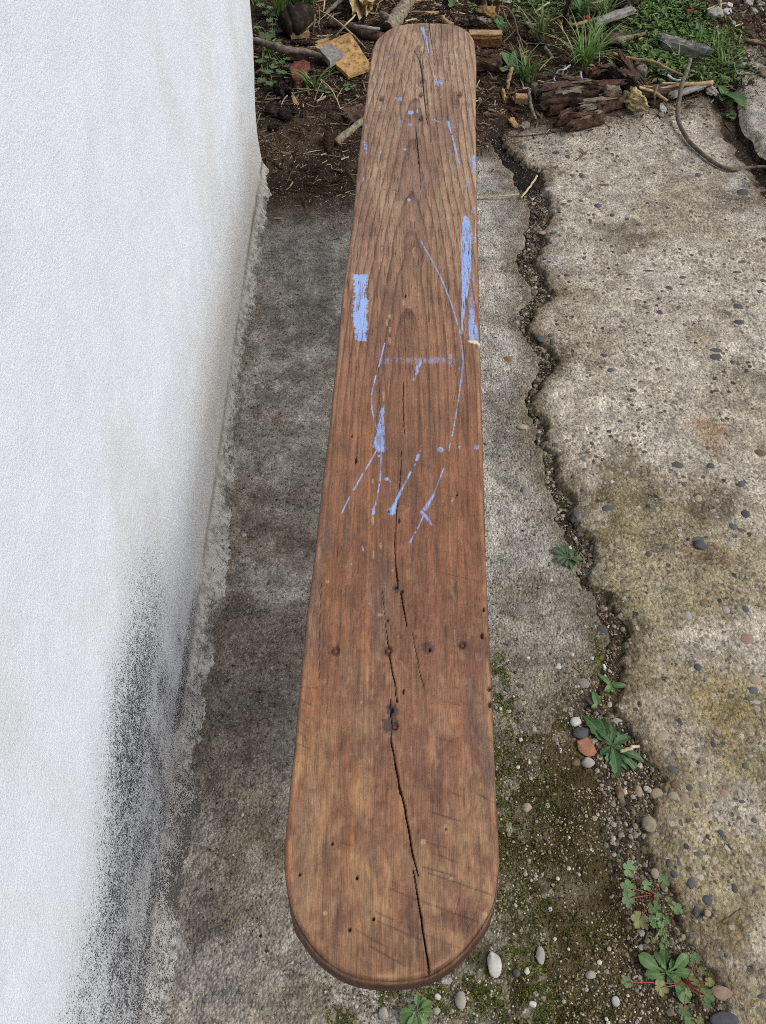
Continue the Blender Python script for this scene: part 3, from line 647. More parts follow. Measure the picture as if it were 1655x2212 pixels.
# growth rings: steep arches in the far half, straight lines near
xa = xm+.012*ss(.9, 1.6, by)+.6*wrp
wv1 = fbm(bx*24, by*9, 232, 4)-.5
ringf = 4.6*(by-1.0)*ss(.55, 1.25, by)+np.sqrt((xa*66)**2+2.6)+1.3*fbm(bx*4, by*1.6, 231, 2)+.75*wv1*ss(.9, 1.3, by)*np.exp(-(xa/.05)**2)+.28*wv1
fr = ringf*1.12; fr = fr-np.floor(fr)
line = (.30*ss(.2, .8, fr)+.70*ss(.70, .94, fr))*ss(1.0, .965, fr)
amp = (.26+.44*ss(.5, 1.1, by))*(.45+1.0*fbm(bx*20, by*6, 233, 3))
base = mix(base, sl((78, 57, 45)), np.clip(line*amp, 0, 1))
pore = fbm(bx*420, by*16, 237, 2); base = mix(base, sl((62, 42, 34)), ss(.63, .76, pore)*(.26+.22*ss(.6, 1.2, by)))
stre = fbm(bx*300, by*(8+10*ss(.7, .2, by)), 235, 3); base = base*(1+(.62-.22*far)*(stre-.5))[..., None]
stre2 = fbm(bx*90, by*3, 236, 3); base = base*(1+(.38-.2*far)*(stre2-.5))[..., None]
base = base*(0.76+.50*fbm(bx*70, by*45, 240, 4))[..., None]
base = base*(1+.5*(fbm(bx*420, by*160, 243, 2)-.5)*ss(1.0, .4, by))[..., None]
base = mix(base, sl((150, 140, 128)), ss(.6, .8, fbm(bx*60, by*14, 238, 4))*far*.25)
rp = fbm(bx*48, by*40, 246, 3); base = mix(base, sl((176, 140, 104)), ss(.40, .58, rp)*ss(.42, .16, by)*.14); base = mix(base, sl((88, 58, 44)), ss(.52, .70, rp)*ss(.42, .16, by)*.22)
bz += .0010*ss(.40, .62, rp)*ss(.42, .16, by)
# dirty edge
base = mix(base, sl((96, 66, 48)), ss(.006, .0, dE)*.35)
base = mix(base, sl((166, 128, 92)), ss(.009, .004, dE)*ss(.002, .004, dE)*ss(.45, .65, fbm(bx*50, by*30, 239, 3))*.6)
paint = np.zeros(bx.shape)
dirt = np.zeros(bx.shape); dep = np.zeros(bx.shape)
def win(p, pad):
    ya, yb = p[:, 1].min()-pad, p[:, 1].max()+pad
    i0, i1 = np.searchsorted(ry, ya), np.searchsorted(ry, yb)
    return slice(max(0, i0-1), min(NR, i1+2))
def seg_d(pts, w_, sl_):
    x = bx[sl_]; y = by[sl_]; best = np.full(x.shape, 9.0); 
    for i in range(len(pts)-1):
        a, b = pts[i], pts[i+1]; d = b-a; L = (d**2).sum()+1e-12
        t = np.clip(((x-a[0])*d[0]+(y-a[1])*d[1])/L, 0, 1)
        q = np.hypot(x-a[0]-t*d[0], y-a[1]-t*d[1])/(w_[i]*(1-t)+w_[i+1]*t); best = np.minimum(best, q)
    return best
def lin(v, pts): return np.array([bp(v, *p) for p in pts])
def pw(v, pt, w_): return max(.0008, w_*(.38 if w_ < 18 else .52)*VIEWS[v][2]*mpp(*vd(v, *pt), BZ))
def stroke(v, pts, w_, a=1.0, dry=0.0, rag=.25):
    P = lin(v, pts); ws = w_ if isinstance(w_, (list, tuple)) else [w_]*len(pts); W_ = [pw(v, p, q) for p, q in zip(pts, ws)]
    s_ = win(P, max(W_)*1.6+.002); d = seg_d(P, W_, s_); x = bx[s_]; y = by[s_]
    m_ = ss(1.25, .85, d+rag*(fbm(x*500, y*220, 301, 2)-.5)*2)
    if dry: m_ = m_*ss(dry-.08, dry+.08, .5*fbm(x*420, y*40, 303, 3)+.5*fbm(x*300, y*300, 304, 2))
    paint[s_] = np.maximum(paint[s_], m_*a)
def dot(v, x, y, r, a=1.0, ar=1.0, rag=.3, tgt=None):
    p = bp(v, x, y); m_ = mpp(*vd(v, x, y), BZ)*VIEWS[v][2]; rx = max(r*m_, .0012); rY = max(r*ar*m_/slope(vd(v, x, y)[1]), .0012)
    s_ = win(np.array([p]), rY*2.2+.003); q = np.hypot((bx[s_]-p[0])/rx, (by[s_]-p[1])/rY)+rag*(fbm(bx[s_]*400, by[s_]*300, 305, 2)-.5)
    t_ = paint if tgt is None else tgt
    t_[s_] = np.maximum(t_[s_], ss(1.25, .8, q)*a)
def crack(v, pts, w_, depth=.007, a=1.0):
    P = lin(v, pts); ws = w_ if isinstance(w_, (list, tuple)) else [w_]*len(pts)
    # wiggle
    Q = [P[0]]; U = [ws[0]]
    for i in range(len(P)-1):
        for t in np.linspace(0, 1, 9)[1:]:
            q = P[i]*(1-t)+P[i+1]*t; q = q+np.array([(vn(q[1]*90, .5, 41)-.5)*.0013, 0]); Q.append(q); U.append(ws[i]*(1-t)+ws[i+1]*t)
    Q = np.array(Q); W_ = [max(.00045, k*(.36 if v != '1' else .24)*VIEWS[v][2]*mpp(*vd(v, *pts[0]), BZ)) for k in U]
    s_ = win(Q, .004); d = seg_d(Q, W_, s_)
    dirt[s_] = np.maximum(dirt[s_], ss(1.5, .6, d)*a*((.9 if a == 1 else .75) if v in '16' else (.62 if a == 1 else .36))); dep[s_] = np.maximum(dep[s_], ss(1.3, .3, d)*depth)
# --- brushed and spattered paint
stroke('1', [(1240, 178), (1258, 232)], [22, 14], 1); stroke('1', [(1262, 240), (1272, 290), (1283, 342)], [20, 14, 6], 1)
stroke('1', [(1256, 190), (1292, 192)], 3, .6); stroke('1', [(1262, 238), (1296, 240)], 3, .5)
stroke('1', [(1085, 166), (1180, 152), (1290, 148)], [8, 14, 8], .75, .4)
for a_ in range(6):
    an = a_*1.05+.3; stroke('1', [(1338, 533), (1338+30*math.cos(an), 533+24*math.sin(an))], [16, 4], .95)
stroke('1', [(1313, 465), (1318, 505)], [3, 7], .8); stroke('1', [(1370, 505), (1366, 545)], 6, .8); stroke('1', [(1335, 545), (1370, 540)], 8, .8)
dot('1', 1097, 641, 14, 1, .7); dot('1', 1072, 637, 7, .9, 1.3); dot('1', 1166, 727, 18, 1, .6); dot('1', 1208, 719, 7, 1, 1.4); dot('1', 1102, 783, 8, .8, .6); dot('1', 1128, 965, 10, 1, .6); dot('1', 1028, 363, 7, 1, .6)
stroke('1', [(1298, 768), (1325, 778), (1356, 792)], [3, 4, 8], .9); dot('1', 1162, 806, 13, .5, .6); stroke('1', [(1358, 630), (1370, 614)], 5, .6)
stroke('1', [(1409, 788), (1420, 835), (1430, 860)], [18, 14, 7], 1); stroke('1', [(1434, 880), (1447, 930), (1458, 975), (1465, 1005)], [12, 15, 14, 6], 1); stroke('1', [(1466, 1015), (1480, 1058)], [9, 15], 1); stroke('1', [(1425, 822), (1470, 826)], 3, .5); stroke('1', [(1458, 960), (1476, 962)], 3, .6)
stroke('1', [(868, 905), (880, 990)], 20, .85, .5); stroke('1', [(876, 805), (876, 825)], 14, .7, .5); stroke('1', [(910, 470), (918, 476)], 6, .7)
stroke('1', [(1576, 1010), (1578, 1112)], 24, .9, .42); stroke('3', [(1204, 110), (1198, 200), (1199, 272)], [6, 12, 8], .8, .42)
stroke('3', [(1254, 115), (1257, 290)], 7, .8, .4); stroke('3', [(1240, 315), (1240, 385)], 22, .6, .52); stroke('3', [(1254, 440), (1252, 575)], 7, .8, .4); stroke('3', [(1225, 545), (1255, 543)], 6, .9)
stroke('3', [(530, 155), (525, 180)], 5, .7); dot('3', 824, 300, 10, .9); dot('3', 848, 435, 5, .9)
# left brush mark with toothed edges
P = lin('3', [(509, 780), (508, 860), (512, 960), (508, 1050), (508, 1130), (512, 1208)])
s_ = win(P, .003); cx_ = np.interp(by[s_], P[::-1, 1], P[::-1, 0]); hw = .0108*(1+.10*np.sin(by[s_]*60))
tooth = .0062*(vn(by[s_]*420, np.sign(bx[s_]-cx_)*3, 311)+.6*vn(by[s_]*900, np.sign(bx[s_]-cx_)*5, 312)-.7)
m_ = ss(.0006, -.0006, np.abs(bx[s_]-cx_)-hw-tooth)*(by[s_] > P[-1, 1])*(by[s_] < P[0, 1]+.004*(vn(bx[s_]*700, 0*bx[s_], 9)-.5))
paint[s_] = np.maximum(paint[s_], m_)
# right brush mark, dry
for pts, w_, a_, d_ in [([(1190, 412), (1195, 470), (1198, 540)], [26, 52, 58], 1, .36), ([(1195, 545), (1195, 650), (1193, 760)], [62, 58, 52], 1, .30), ([(1192, 760), (1190, 840), (1184, 920)], [52, 46, 34], 1, .36), ([(1180, 920), (1172, 1030), (1166, 1170)], [30, 18, 8], .95, .36), ([(1240, 790), (1232, 930), (1228, 1020)], [14, 26, 36], .6, .46), ([(1228, 1020), (1232, 1110), (1245, 1200)], [34, 40, 58], .85, .40), ([(1255, 1110), (1262, 1195)], [10, 26], 1, .25), ([(1215, 540), (1232, 550)], [10, 8], .9, .3), ([(1270, 1235), (1282, 1250)], 14, .8, .4)]:
    stroke('3', pts, w_, a_, d_)
stroke('3', [(900, 560), (930, 618), (960, 670), (1020, 780), (1060, 870), (1100, 980), (1140, 1105)], [4, 6, 8, 7, 10, 8, 8], .95)
stroke('3', [(1150, 1135), (1165, 1230), (1172, 1330), (1168, 1480)], [6, 8, 7, 8], .9); stroke('4', [(1174, 0), (1160, 150), (1140, 290), (1110, 470), (1103, 502)], [7, 7, 8, 9, 9], .95); stroke('4', [(1090, 552), (1081, 598)], [8, 11], .95)
stroke('3', [(667, 1222), (648, 1300), (628, 1375)], [8, 12, 10], 1); stroke('3', [(611, 1435), (600, 1482)], 9, 1); stroke('4', [(608, 115), (600, 155)], 10, 1); stroke('4', [(595, 168), (583, 230), (585, 330), (605, 420), (622, 478)], [6, 7, 7, 8, 10], .95)
stroke('3', [(640, 1338), (1100, 1335)], 50, .34, .52); stroke('3', [(1092, 1285), (1096, 1370)], 18, .7, .46); stroke('3', [(895, 1348), (875, 1400), (855, 1462)], [22, 26, 14], .85, .42); stroke('3', [(800, 1335), (1080, 1345)], 30, .38, .52)
for pts, w_ in [([(640, 578), (632, 520), (632, 470)], [64, 50, 28]), ([(605, 570), (665, 572)], [10, 10]), ([(636, 480), (655, 440)], [22, 8]), ([(600, 575), (578, 555)], [8, 3]), ([(600, 545), (615, 505)], [12, 6])]: stroke('4', pts, w_, 1, 0, .35)
stroke('4', [(655, 300), (648, 390), (640, 470)], [18, 34, 40], .8, .47); stroke('4', [(590, 510), (600, 570)], [20, 30], .6, .47); stroke('4', [(662, 440), (660, 560)], [16, 18], .6, .46)
stroke('4', [(622, 582), (545, 718)], [10, 13], 1); stroke('4', [(525, 745), (468, 850)], [12, 12], 1); stroke('4', [(438, 900), (390, 1000)], [10, 11], 1)
stroke('4', [(645, 576), (638, 797)], [9, 8], 1); stroke('4', [(633, 815), (605, 958)], [9, 8], 1); stroke('4', [(598, 962), (592, 1005)], [14, 18], .9, .3); stroke('4', [(580, 975), (600, 990)], 8, .8)
dot('4', 630, 632, 9, 1, .7); dot('4', 680, 780, 15, 1, .6); stroke('4', [(690, 784), (706, 803)], [8, 6], 1)
stroke('4', [(835, 735), (770, 860), (720, 975)], [16, 17, 26], 1); dot('4', 713, 990, 24, 1, 1.0)
stroke('4', [(905, 565), (897, 602)], 10, .8, .45); stroke('4', [(884, 628), (876, 656)], 18, 1); stroke('4', [(864, 684), (860, 695)], 6, .8)
dot('4', 1027, 590, 19, .85, .85); dot('4', 1261, 575, 17, .85, .85); dot('4', 1150, 572, 7, .9)
stroke('4', [(1048, 712), (1005, 825)], [9, 8], 1); stroke('4', [(998, 840), (985, 878)], 9, .7, .4); stroke('4', [(985, 882), (958, 925), (928, 975)], [16, 18, 26], 1); stroke('4', [(905, 992), (940, 1030), (972, 1078)], [18, 22, 6], .8, .3); stroke('4', [(920, 1015), (880, 1100)], [10, 8], 1); stroke('4', [(866, 1122), (860, 1134)], 9, 1); stroke('4', [(850, 1152), (830, 1192)], [10, 13], 1)
stroke('4', [(1110, 905), (1100, 925)], 8, .8, .4); stroke('4', [(524, 1218), (528, 1246)], 10, 1); dot('4', 450, 1331, 5, .9); dot('4', 1148, 68, 6, .9); dot('4', 720, 1368, 6, .5); dot('5', 800, 45, 6, .6); dot('5', 652, 262, 7, .5)
# pale worn flecks
fleck = np.zeros(bx.shape)
for v, x, y, r, ar in [('3', 700, 1050, 8, 2), ('3', 682, 1090, 7, 3), ('3', 700, 1140, 7, 2.5), ('3', 700, 1205, 8, 3), ('3', 790, 960, 7, 3), ('3', 855, 640, 7, 4), ('3', 848, 870, 4, 3), ('3', 886, 915, 4, 3), ('4', 660, 240, 6, 6), ('4', 590, 1050, 7, 4), ('4', 640, 1212, 6, 3), ('4', 595, 1275, 5, 5), ('4', 590, 795, 4, 4), ('3', 1118, 160, 5, 3), ('5', 380, 120, 14, .6), ('5', 720, 335, 18, .6), ('5', 600, 900, 7, 1), ('6', 1000, 480, 16, 1), ('6', 365, 940, 14, .8), ('6', 1395, 950, 14, 1.2), ('6', 1180, 720, 12, 1)]:
    dot(v, x, y, r, .85, ar, .8, fleck)
chip = np.zeros(bx.shape)
P = lin('3', [(1215, 1216), (1250, 1222), (1284, 1232)]); s_ = win(P, .02); chip[s_] = ss(1.2, .8, seg_d(P, [pw('3', (1250, 1222), 22), pw('3', (1250, 1222), 30), pw('3', (1250, 1222), 18)], s_)+.3*(fbm(bx[s_]*300, by[s_]*300, 315, 2)-.5))
# --- splits
crack('6', [(820, -10), (845, 110), (880, 260), (905, 400), (930, 560), (965, 700)], [10, 14, 13, 13, 12, 5]); crack('6', [(932, 660), (960, 820), (985, 970), (1005, 1120), (1030, 1250), (1046, 1385)], [5, 10, 14, 12, 14, 14])
crack('5', [(765, 470), (780, 600), (800, 700), (815, 780), (828, 885)], [4, 9, 9, 8, 4]); crack('5', [(785, 880), (790, 1000), (790, 1150), (815, 1280), (838, 1390), (850, 1495)], [5, 6, 8, 12, 14, 10]); crack('5', [(820, -5), (838, 115)], [6, 8]); crack('5', [(855, 185), (880, 330), (895, 415)], [9, 9, 4]); crack('5', [(925, 440), (960, 620), (1000, 810)], [4, 5, 3], .003, .7); crack('5', [(340, 130), (325, 500), (325, 760)], [4, 5, 3], .002, .5); crack('5', [(735, 180), (750, 330), (765, 470)], [3, 5, 4], .003, .6)
crack('4', [(790, 150), (785, 330), (795, 490)], [5, 7, 4], .005, .9); crack('4', [(775, 600), (770, 760), (745, 1010), (730, 1230), (745, 1400), (755, 1490)], [3, 5, 5, 7, 8, 6], .005, .85); crack('4', [(625, 0), (632, 260), (640, 420)], [4, 6, 4], .002, .5); crack('4', [(1130, 180), (1112, 300)], [4, 5], .002, .6)
crack('1', [(1190, 330), (1225, 395), (1240, 480), (1250, 600), (1262, 700), (1275, 805)], [3, 9, 11, 9, 7, 4]); crack('1', [(1235, 330), (1248, 440)], [5, 8], .004, .9); crack('1', [(1200, 840), (1210, 930), (1215, 1060)], [5, 10, 4]); crack('1', [(1285, 148), (1298, 260), (1320, 385)], [7, 6, 3], .005, .8); crack('3', [(885, 0), (895, 130), (900, 230)], [5, 7, 3], .004, .8)
# --- nails, holes, dents
NAILS = [('5', 428, 565, 25), ('5', 770, 565, 24), ('5', 1250, 528, 20), ('5', 812, 1056, 21), ('1', 973, 637, 12), ('1', 1237, 524, 12), ('1', 1227, 613, 12), ('1', 1229, 763, 13), ('1', 1481, 610, 13)]
stain = np.zeros(bx.shape)
for v, x, y, r in NAILS: dot(v, x, y, r*1.7, .5, 1, .7, stain); dot(v, x, y, r*1.1, .003, 1, .1, dep); dot(v, x, y, r*1.05, .3, 1, .1, dirt)
for v, x, y, r, a_ in [('5', 785, 1050, 52, .95), ('5', 797, 950, 40, .95), ('5', 1030, 550, 36, .8), ('5', 825, 160, 24, .8), ('1', 1230, 530, 24, .6), ('1', 1205, 735, 34, .4), ('1', 1215, 910, 20, .5), ('6', 700, 150, 30, .2)]: dot(v, x, y, r, a_, 1.1, .9, stain)
for v, x, y, r, ar in [('5', 797, 952, 13, 1.5), ('5', 825, 155, 12, 1), ('5', 861, 182, 12, 1), ('5', 770, 368, 7, 1.5), ('5', 871, 830, 8, 2.4), ('5', 830, 890, 7, 1.5), ('1', 1268, 672, 6, 1), ('3', 800, 918, 9, 1.3), ('6', 410, 492, 11, 1), ('6', 570, 713, 13, 1), ('6', 678, 978, 12, 1), ('6', 523, 1048, 13, .9), ('6', 1143, 397, 7, 1), ('6', 200, 690, 7, 1), ('5', 1378, 470, 12, 2), ('5', 1422, 812, 15, 1.2), ('5', 1428, 912, 16, 1.4), ('5', 1390, 300, 10, 1.6), ('4', 480, 660, 8, 3), ('4', 760, 1050, 7, 3), ('4', 1135, 880, 9, 1), ('4', 455, 500, 6, 2), ('4', 690, 990, 7, 1.3), ('5', 1040, 560, 10, 1.5)]:
    dot(v, x, y, r*.68, .75, ar, .7, dirt); dot(v, x, y, r*.8, .005, ar, .2, dep)
# --- saw and knife scratches
scr = np.zeros(bx.shape)
def scratch(v, pts, w_, a=.6):
    P = lin(v, pts); W_ = [pw(v, p, w_) for p in pts]; s_ = win(P, .006)
    d = seg_d(P, W_, s_); scr[s_] = np.maximum(scr[s_], ss(1.4, .5, d)*a*(.45+.9*fbm(bx[s_]*90, by[s_]*90, 320, 2)))
for a_ in [(1060, 290, 1240, 345), (1020, 480, 1140, 515), (1060, 550, 1220, 615), (1030, 680, 1440, 820), (870, 820, 1360, 1000), (690, 930, 800, 980), (700, 990, 980, 1110), (560, 1045, 770, 1165), (650, 1150, 880, 1280), (900, 1035, 1230, 1165), (1350, 170, 1465, 228), (1180, 160, 1240, 180), (780, 780, 900, 830), (1000, 640, 1200, 700), (470, 480, 520, 500)]:
    scratch('6', [(a_[0], a_[1]), (a_[2], a_[3])], 10, .75)
for a_ in [(205, 880, 300, 930), (190, 1000, 260, 1060), (185, 1080, 250, 1140), (175, 1160, 270, 1200), (1110, 60, 1390, 125), (1120, 200, 1200, 240), (390, 400, 440, 378), (650, 860, 720, 850), (1040, 1120, 1180, 1150), (1100, 880, 1240, 920), (220, 800, 310, 810)]: scratch('5', [(a_[0], a_[1]), (a_[2], a_[3])], 7, .55)
for a_ in [(990, 380, 1200, 410), (830, 210, 880, 230), (880, 300, 1010, 360), (1070, 1030, 1290, 1010), (640, 620, 720, 590), (900, 680, 1000, 720), (1050, 880, 1140, 900), (800, 940, 880, 990)]: scratch('4', [(a_[0], a_[1]), (a_[2], a_[3])], 6, .45)
for a_ in [(820, 918, 1080, 945), (770, 1100, 900, 1150), (640, 775, 735, 768), (800, 580, 910, 610), (560, 530, 650, 525), (780, 280, 1020, 335), (640, 230, 960, 260), (470, 535, 600, 525), (880, 990, 800, 1010)]: scratch('3', [(a_[0], a_[1]), (a_[2], a_[3])], 6, .5)
for a_ in [(1370, 335, 1570, 365), (1300, 360, 1560, 410), (1390, 410, 1560, 432), (1350, 445, 1560, 480), (1400, 520, 1570, 545), (1390, 260, 1540, 250), (1280, 500, 1420, 525), (1100, 480, 1160, 560), (1160, 510, 1225, 590), (1040, 565, 1090, 550), (900, 690, 980, 705)]: scratch('1', [(a_[0], a_[1]), (a_[2], a_[3])], 5, .55)
# --- short drying checks along the grain, mostly in the weathered far half
rng = np.random.default_rng(5)
for k in range(1500):
    yc_ = rng.uniform(.55, y1-.02) if k > 250 else rng.uniform(.1, .9)
    L = rng.uniform(.006, .035)*(1+.7*(rng.random() < .12)); i0 = np.searchsorted(ry, yc_); i1 = min(NR-2, np.searchsorted(ry, yc_+L))
    if i1 <= i0+1: continue
    uu = rng.uniform(.03, .97); rws = np.arange(i0, i1); t = (rws-i0)/(i1-i0)
    wd = XR[rws]-XL[rws]; ok = wd > .12
    if not ok.all(): continue
    ci = (uu*(NC-1)+ (t-.5)*(rng.normal(0, .5))+.8*(vn(ry[rws]*90, rws*0+k, 7)-.5)).astype(int).clip(1, NC-2)
    a_ = rng.uniform(.25, .8)*(np.sin(np.pi*t)**.6)*(1 if yc_ > .9 else .55)
    dirt[rws, ci] = np.maximum(dirt[rws, ci], a_); dep[rws, ci] = np.maximum(dep[rws, ci], .0012*a_)
# --- put it together
base = mix(base, sl((176, 150, 112)), fleck*.75)
base = mix(base, sl((58, 42, 36)), np.clip(scr, 0, 1)*.8); bz -= .0006*np.clip(scr, 0, 1)
base = mix(base, sl((46, 42, 44)), np.clip(stain, 0, 1)*.8)
base = base*(1-.15*ss(.55, .75, fbm(bx*120, by*90, 241, 3))*ss(.7, .3, by))[..., None]
base = mix(base, sl((168, 136, 104)), ss(.62, .74, fbm(bx*150, by*60, 242, 3))*ss(.8, .4, by)*.25)
pcol = mix(np.zeros(bx.shape+(3,))+np.array(sl((136, 168, 226))), sl((160, 182, 222)), fbm(bx*60, by*40, 330, 3)*.6)
paint *= 1-.9*ss(.3, .7, dirt)
paint *= 1-.6*ss(.56, .72, fbm(bx*300, by*45, 331, 3))
paint *= 1-.35*ss(.62, .76, pore)
base = mix(base, pcol, np.clip(paint, 0, 1)*.96); bz += .00045*np.clip(paint, 0, 1)
base = mix(base, sl((206, 200, 160)), chip); bz += .0012*chip
base = mix(base, sl((32, 22, 17)), np.clip(dirt, 0, 1)*.9); bz -= dep
KM = np.stack([np.clip(paint, 0, 1), 0*paint, 0*paint], -1)
# rim, side and underside
idx = np.arange(NR*NC).reshape(NR, NC)
loop = np.concatenate([idx[:, 0], idx[-1, 1:-1], idx[::-1, -1], idx[0, -2:0:-1]])
V = np.stack([bx, by, bz], -1).reshape(-1, 3); C = base.reshape(-1, 3); K = KM.reshape(-1, 3)
top = V[loop].copy(); nL = len(loop)
cen = np.array([(XL.mean()+XR.mean())/2, (y0+y1)/2])
tng = np.roll(top[:, :2], -1, 0)-np.roll(top[:, :2], 1, 0); nrm = np.stack([-tng[:, 1], tng[:, 0]], -1); nrm /= np.linalg.norm(nrm, axis=1)[:, None]+1e-9
k_ = 40; nrm = sum(np.roll(nrm, i, 0) for i in range(-k_, k_+1)); nrm /= np.linalg.norm(nrm, axis=1)[:, None]+1e-9
off = len(V); F = [grid_faces(NR, NC)[:, ::1]]; prev = loop
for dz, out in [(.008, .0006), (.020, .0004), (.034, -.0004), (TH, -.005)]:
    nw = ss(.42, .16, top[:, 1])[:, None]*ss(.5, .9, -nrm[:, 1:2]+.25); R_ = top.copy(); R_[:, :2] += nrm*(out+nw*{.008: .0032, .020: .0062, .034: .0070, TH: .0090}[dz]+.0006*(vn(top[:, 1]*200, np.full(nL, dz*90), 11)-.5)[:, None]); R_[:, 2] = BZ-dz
    V = np.concatenate([V, R_]); cc = np.array(sl((74, 54, 41)))*(.65+.6*vn(top[:, 1]*80, top[:, 0]*80+dz*300, 12))[:, None]  # dark side colour: dirt, plus shade painted into the brown
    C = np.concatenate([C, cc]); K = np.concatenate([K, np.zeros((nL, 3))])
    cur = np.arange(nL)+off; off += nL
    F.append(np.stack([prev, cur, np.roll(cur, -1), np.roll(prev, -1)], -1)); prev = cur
rl, rrr = prev[:NR], prev[NR+NC-2:NR+NC-2+NR][::-1]
F.append(np.stack([rl[:-1], rl[1:], rrr[1:], rrr[:-1]], -1))
bl = Vector((float(cen[0]), float(cen[1]), 0))
bench = thing('bench', 'long narrow brown wooden bench with rounded ends and blue paint splashes', 'bench', bl)
bo = np.array(bl)
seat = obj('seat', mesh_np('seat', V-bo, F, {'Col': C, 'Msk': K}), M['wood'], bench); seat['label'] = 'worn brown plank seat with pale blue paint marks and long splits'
# nails: small domed rusty heads sunk in the plank
def disc_dome(r, h, n=12):
    vs = [(0, 0, h)]; 
    for rr_, z in ((.55, .85), (.9, .45), (1.0, 0)): vs += [(r*rr_*math.cos(i*2*math.pi/n), r*rr_*math.sin(i*2*math.pi/n), h*z) for i in range(n)]
    fs3 = [(0, 1+i, 1+(i+1) % n) for i in range(n)]; fs4 = []
    for k in range(2):
        a = 1+k*n; fs4 += [(a+i, a+n+i, a+n+(i+1) % n, a+(i+1) % n) for i in range(n)]
    return mesh_np('nail', np.array(vs), [np.array(fs3), np.array(fs4)])
for v, x, y, r in NAILS:
    p = bp(v, x, y); rm = r*.8*VIEWS[v][2]*mpp(*vd(v, x, y), BZ); i = np.searchsorted(ry, p[1]); zq = BZ-.0034
    obj('nail', disc_dome(min(rm, .0075), .0028), M['rust'], bench, Vector((p[0], p[1], zq))-bl)
# hidden underside: two splayed board legs, cleats and a stretcher
def boxmesh(name, cx, cy, cz, sx, sy, sz, tap=1.0):
    v = []
    for k, f in ((-1, 1.0), (1, tap)):
        for i, j in ((-1, -1), (1, -1), (1, 1), (-1, 1)): v.append((cx+i*sx/2*f, cy+j*sy/2, cz+k*sz/2))
    f = [(0, 3, 2, 1), (4, 5, 6, 7), (0, 1, 5, 4), (1, 2, 6, 5), (2, 3, 7, 6), (3, 0, 4, 7)]
    v = np.array(v); n_ = len(v)
    return mesh_np(name, v, [np.array(f)], {'Col': np.zeros((n_, 3))+np.array(sl((84, 62, 48))), 'Msk': np.zeros((n_, 3))}, False)
ny, fy = bp('5', 800, 560)[1], bp('1', 1230, 612)[1]
for yl in (ny, fy):
    cx_ = float(np.interp(yl, ry, (XL+XR)/2))
    lg_ = obj('leg', boxmesh('leg', cx_-bl.x, yl-bl.y, (BZ-TH)/2+.001, .15, .035, BZ-TH+.004, 1.1), M['wood'], bench)
    obj('cleat', boxmesh('cleat', cx_-bl.x, yl-bl.y+.036, BZ-TH-.02, .17, .034, .042), M['wood'], lg_)
st_ = boxmesh('stretcher', 0, 0, .17, .03, abs(fy-ny)-.035, .07); so = obj('stretcher', st_, M['wood'], bench)
so.location = (float(np.interp((ny+fy)/2, ry, (XL+XR)/2))-bl.x, (ny+fy)/2-bl.y, 0); so.rotation_euler = (0, 0, -math.atan2(float(np.interp(fy, ry, (XL+XR)/2)-np.interp(ny, ry, (XL+XR)/2)), fy-ny))

# ------------------------------------------------------------------ stones
import bmesh
def ico(sub):
    bm = bmesh.new(); bmesh.ops.create_icosphere(bm, subdivisions=sub, radius=1); bm.verts.ensure_lookup_table()
    v = np.array([x.co[:] for x in bm.verts]); f = np.array([[q.index for q in p.verts] for p in bm.faces]); bm.free(); return v, f
ICO2 = ico(2); ICO3 = ico(3); ICO4 = ico(4); ICO1 = ico(1)
def stone_v(seed, ang=.25, ic=ICO2):
    r = np.random.default_rng(seed); v = ic[0].copy()
    for _ in range(7):                       # flatten a few facets
        d = r.normal(size=3); d /= np.linalg.norm(d); lim = r.uniform(.62, .9); q = v@d
        v -= np.outer(np.clip(q-lim, 0, None)*(.6+ang), d)
    return v*(1+.10*(fbm(v[:, 0]*2+seed, v[:, 1]*2+v[:, 2]*1.7, seed, 3)-.5))[:, None]
STONE = []
for k in range(10):
    v = stone_v(400+k); v[:, 2] *= .8; STONE.append((v, ICO2[1]))
_sm = {}
def stone_mesh(k, mk):
    if (k, mk) not in _sm:
        me = mesh_np('pebble', *STONE[k]); me.materials.append(M[mk]); _sm[(k, mk)] = me
    return _sm[(k, mk)]
prng = random.Random(3)
def pebble(parent, v, x, y, w_, h_, mk, up=.25, rot=None):
    p = spot(v, x, y); s = size(v, x, y); a = w_*s/2; b = h_*s/2/fore(v, x, y); c = min(a, b)
    o = bpy.data.objects.new('pebble', stone_mesh(prng.randrange(10), mk)); col.objects.link(o); o.parent = parent
    o.scale = (a, b, c*.55); o.location = (p[0], p[1], p[2]-c*.55*.30); o.rotation_euler = (prng.uniform(-.1, .1), prng.uniform(-.1, .1), prng.uniform(-.2, .2) if rot is None else rot)
    return o
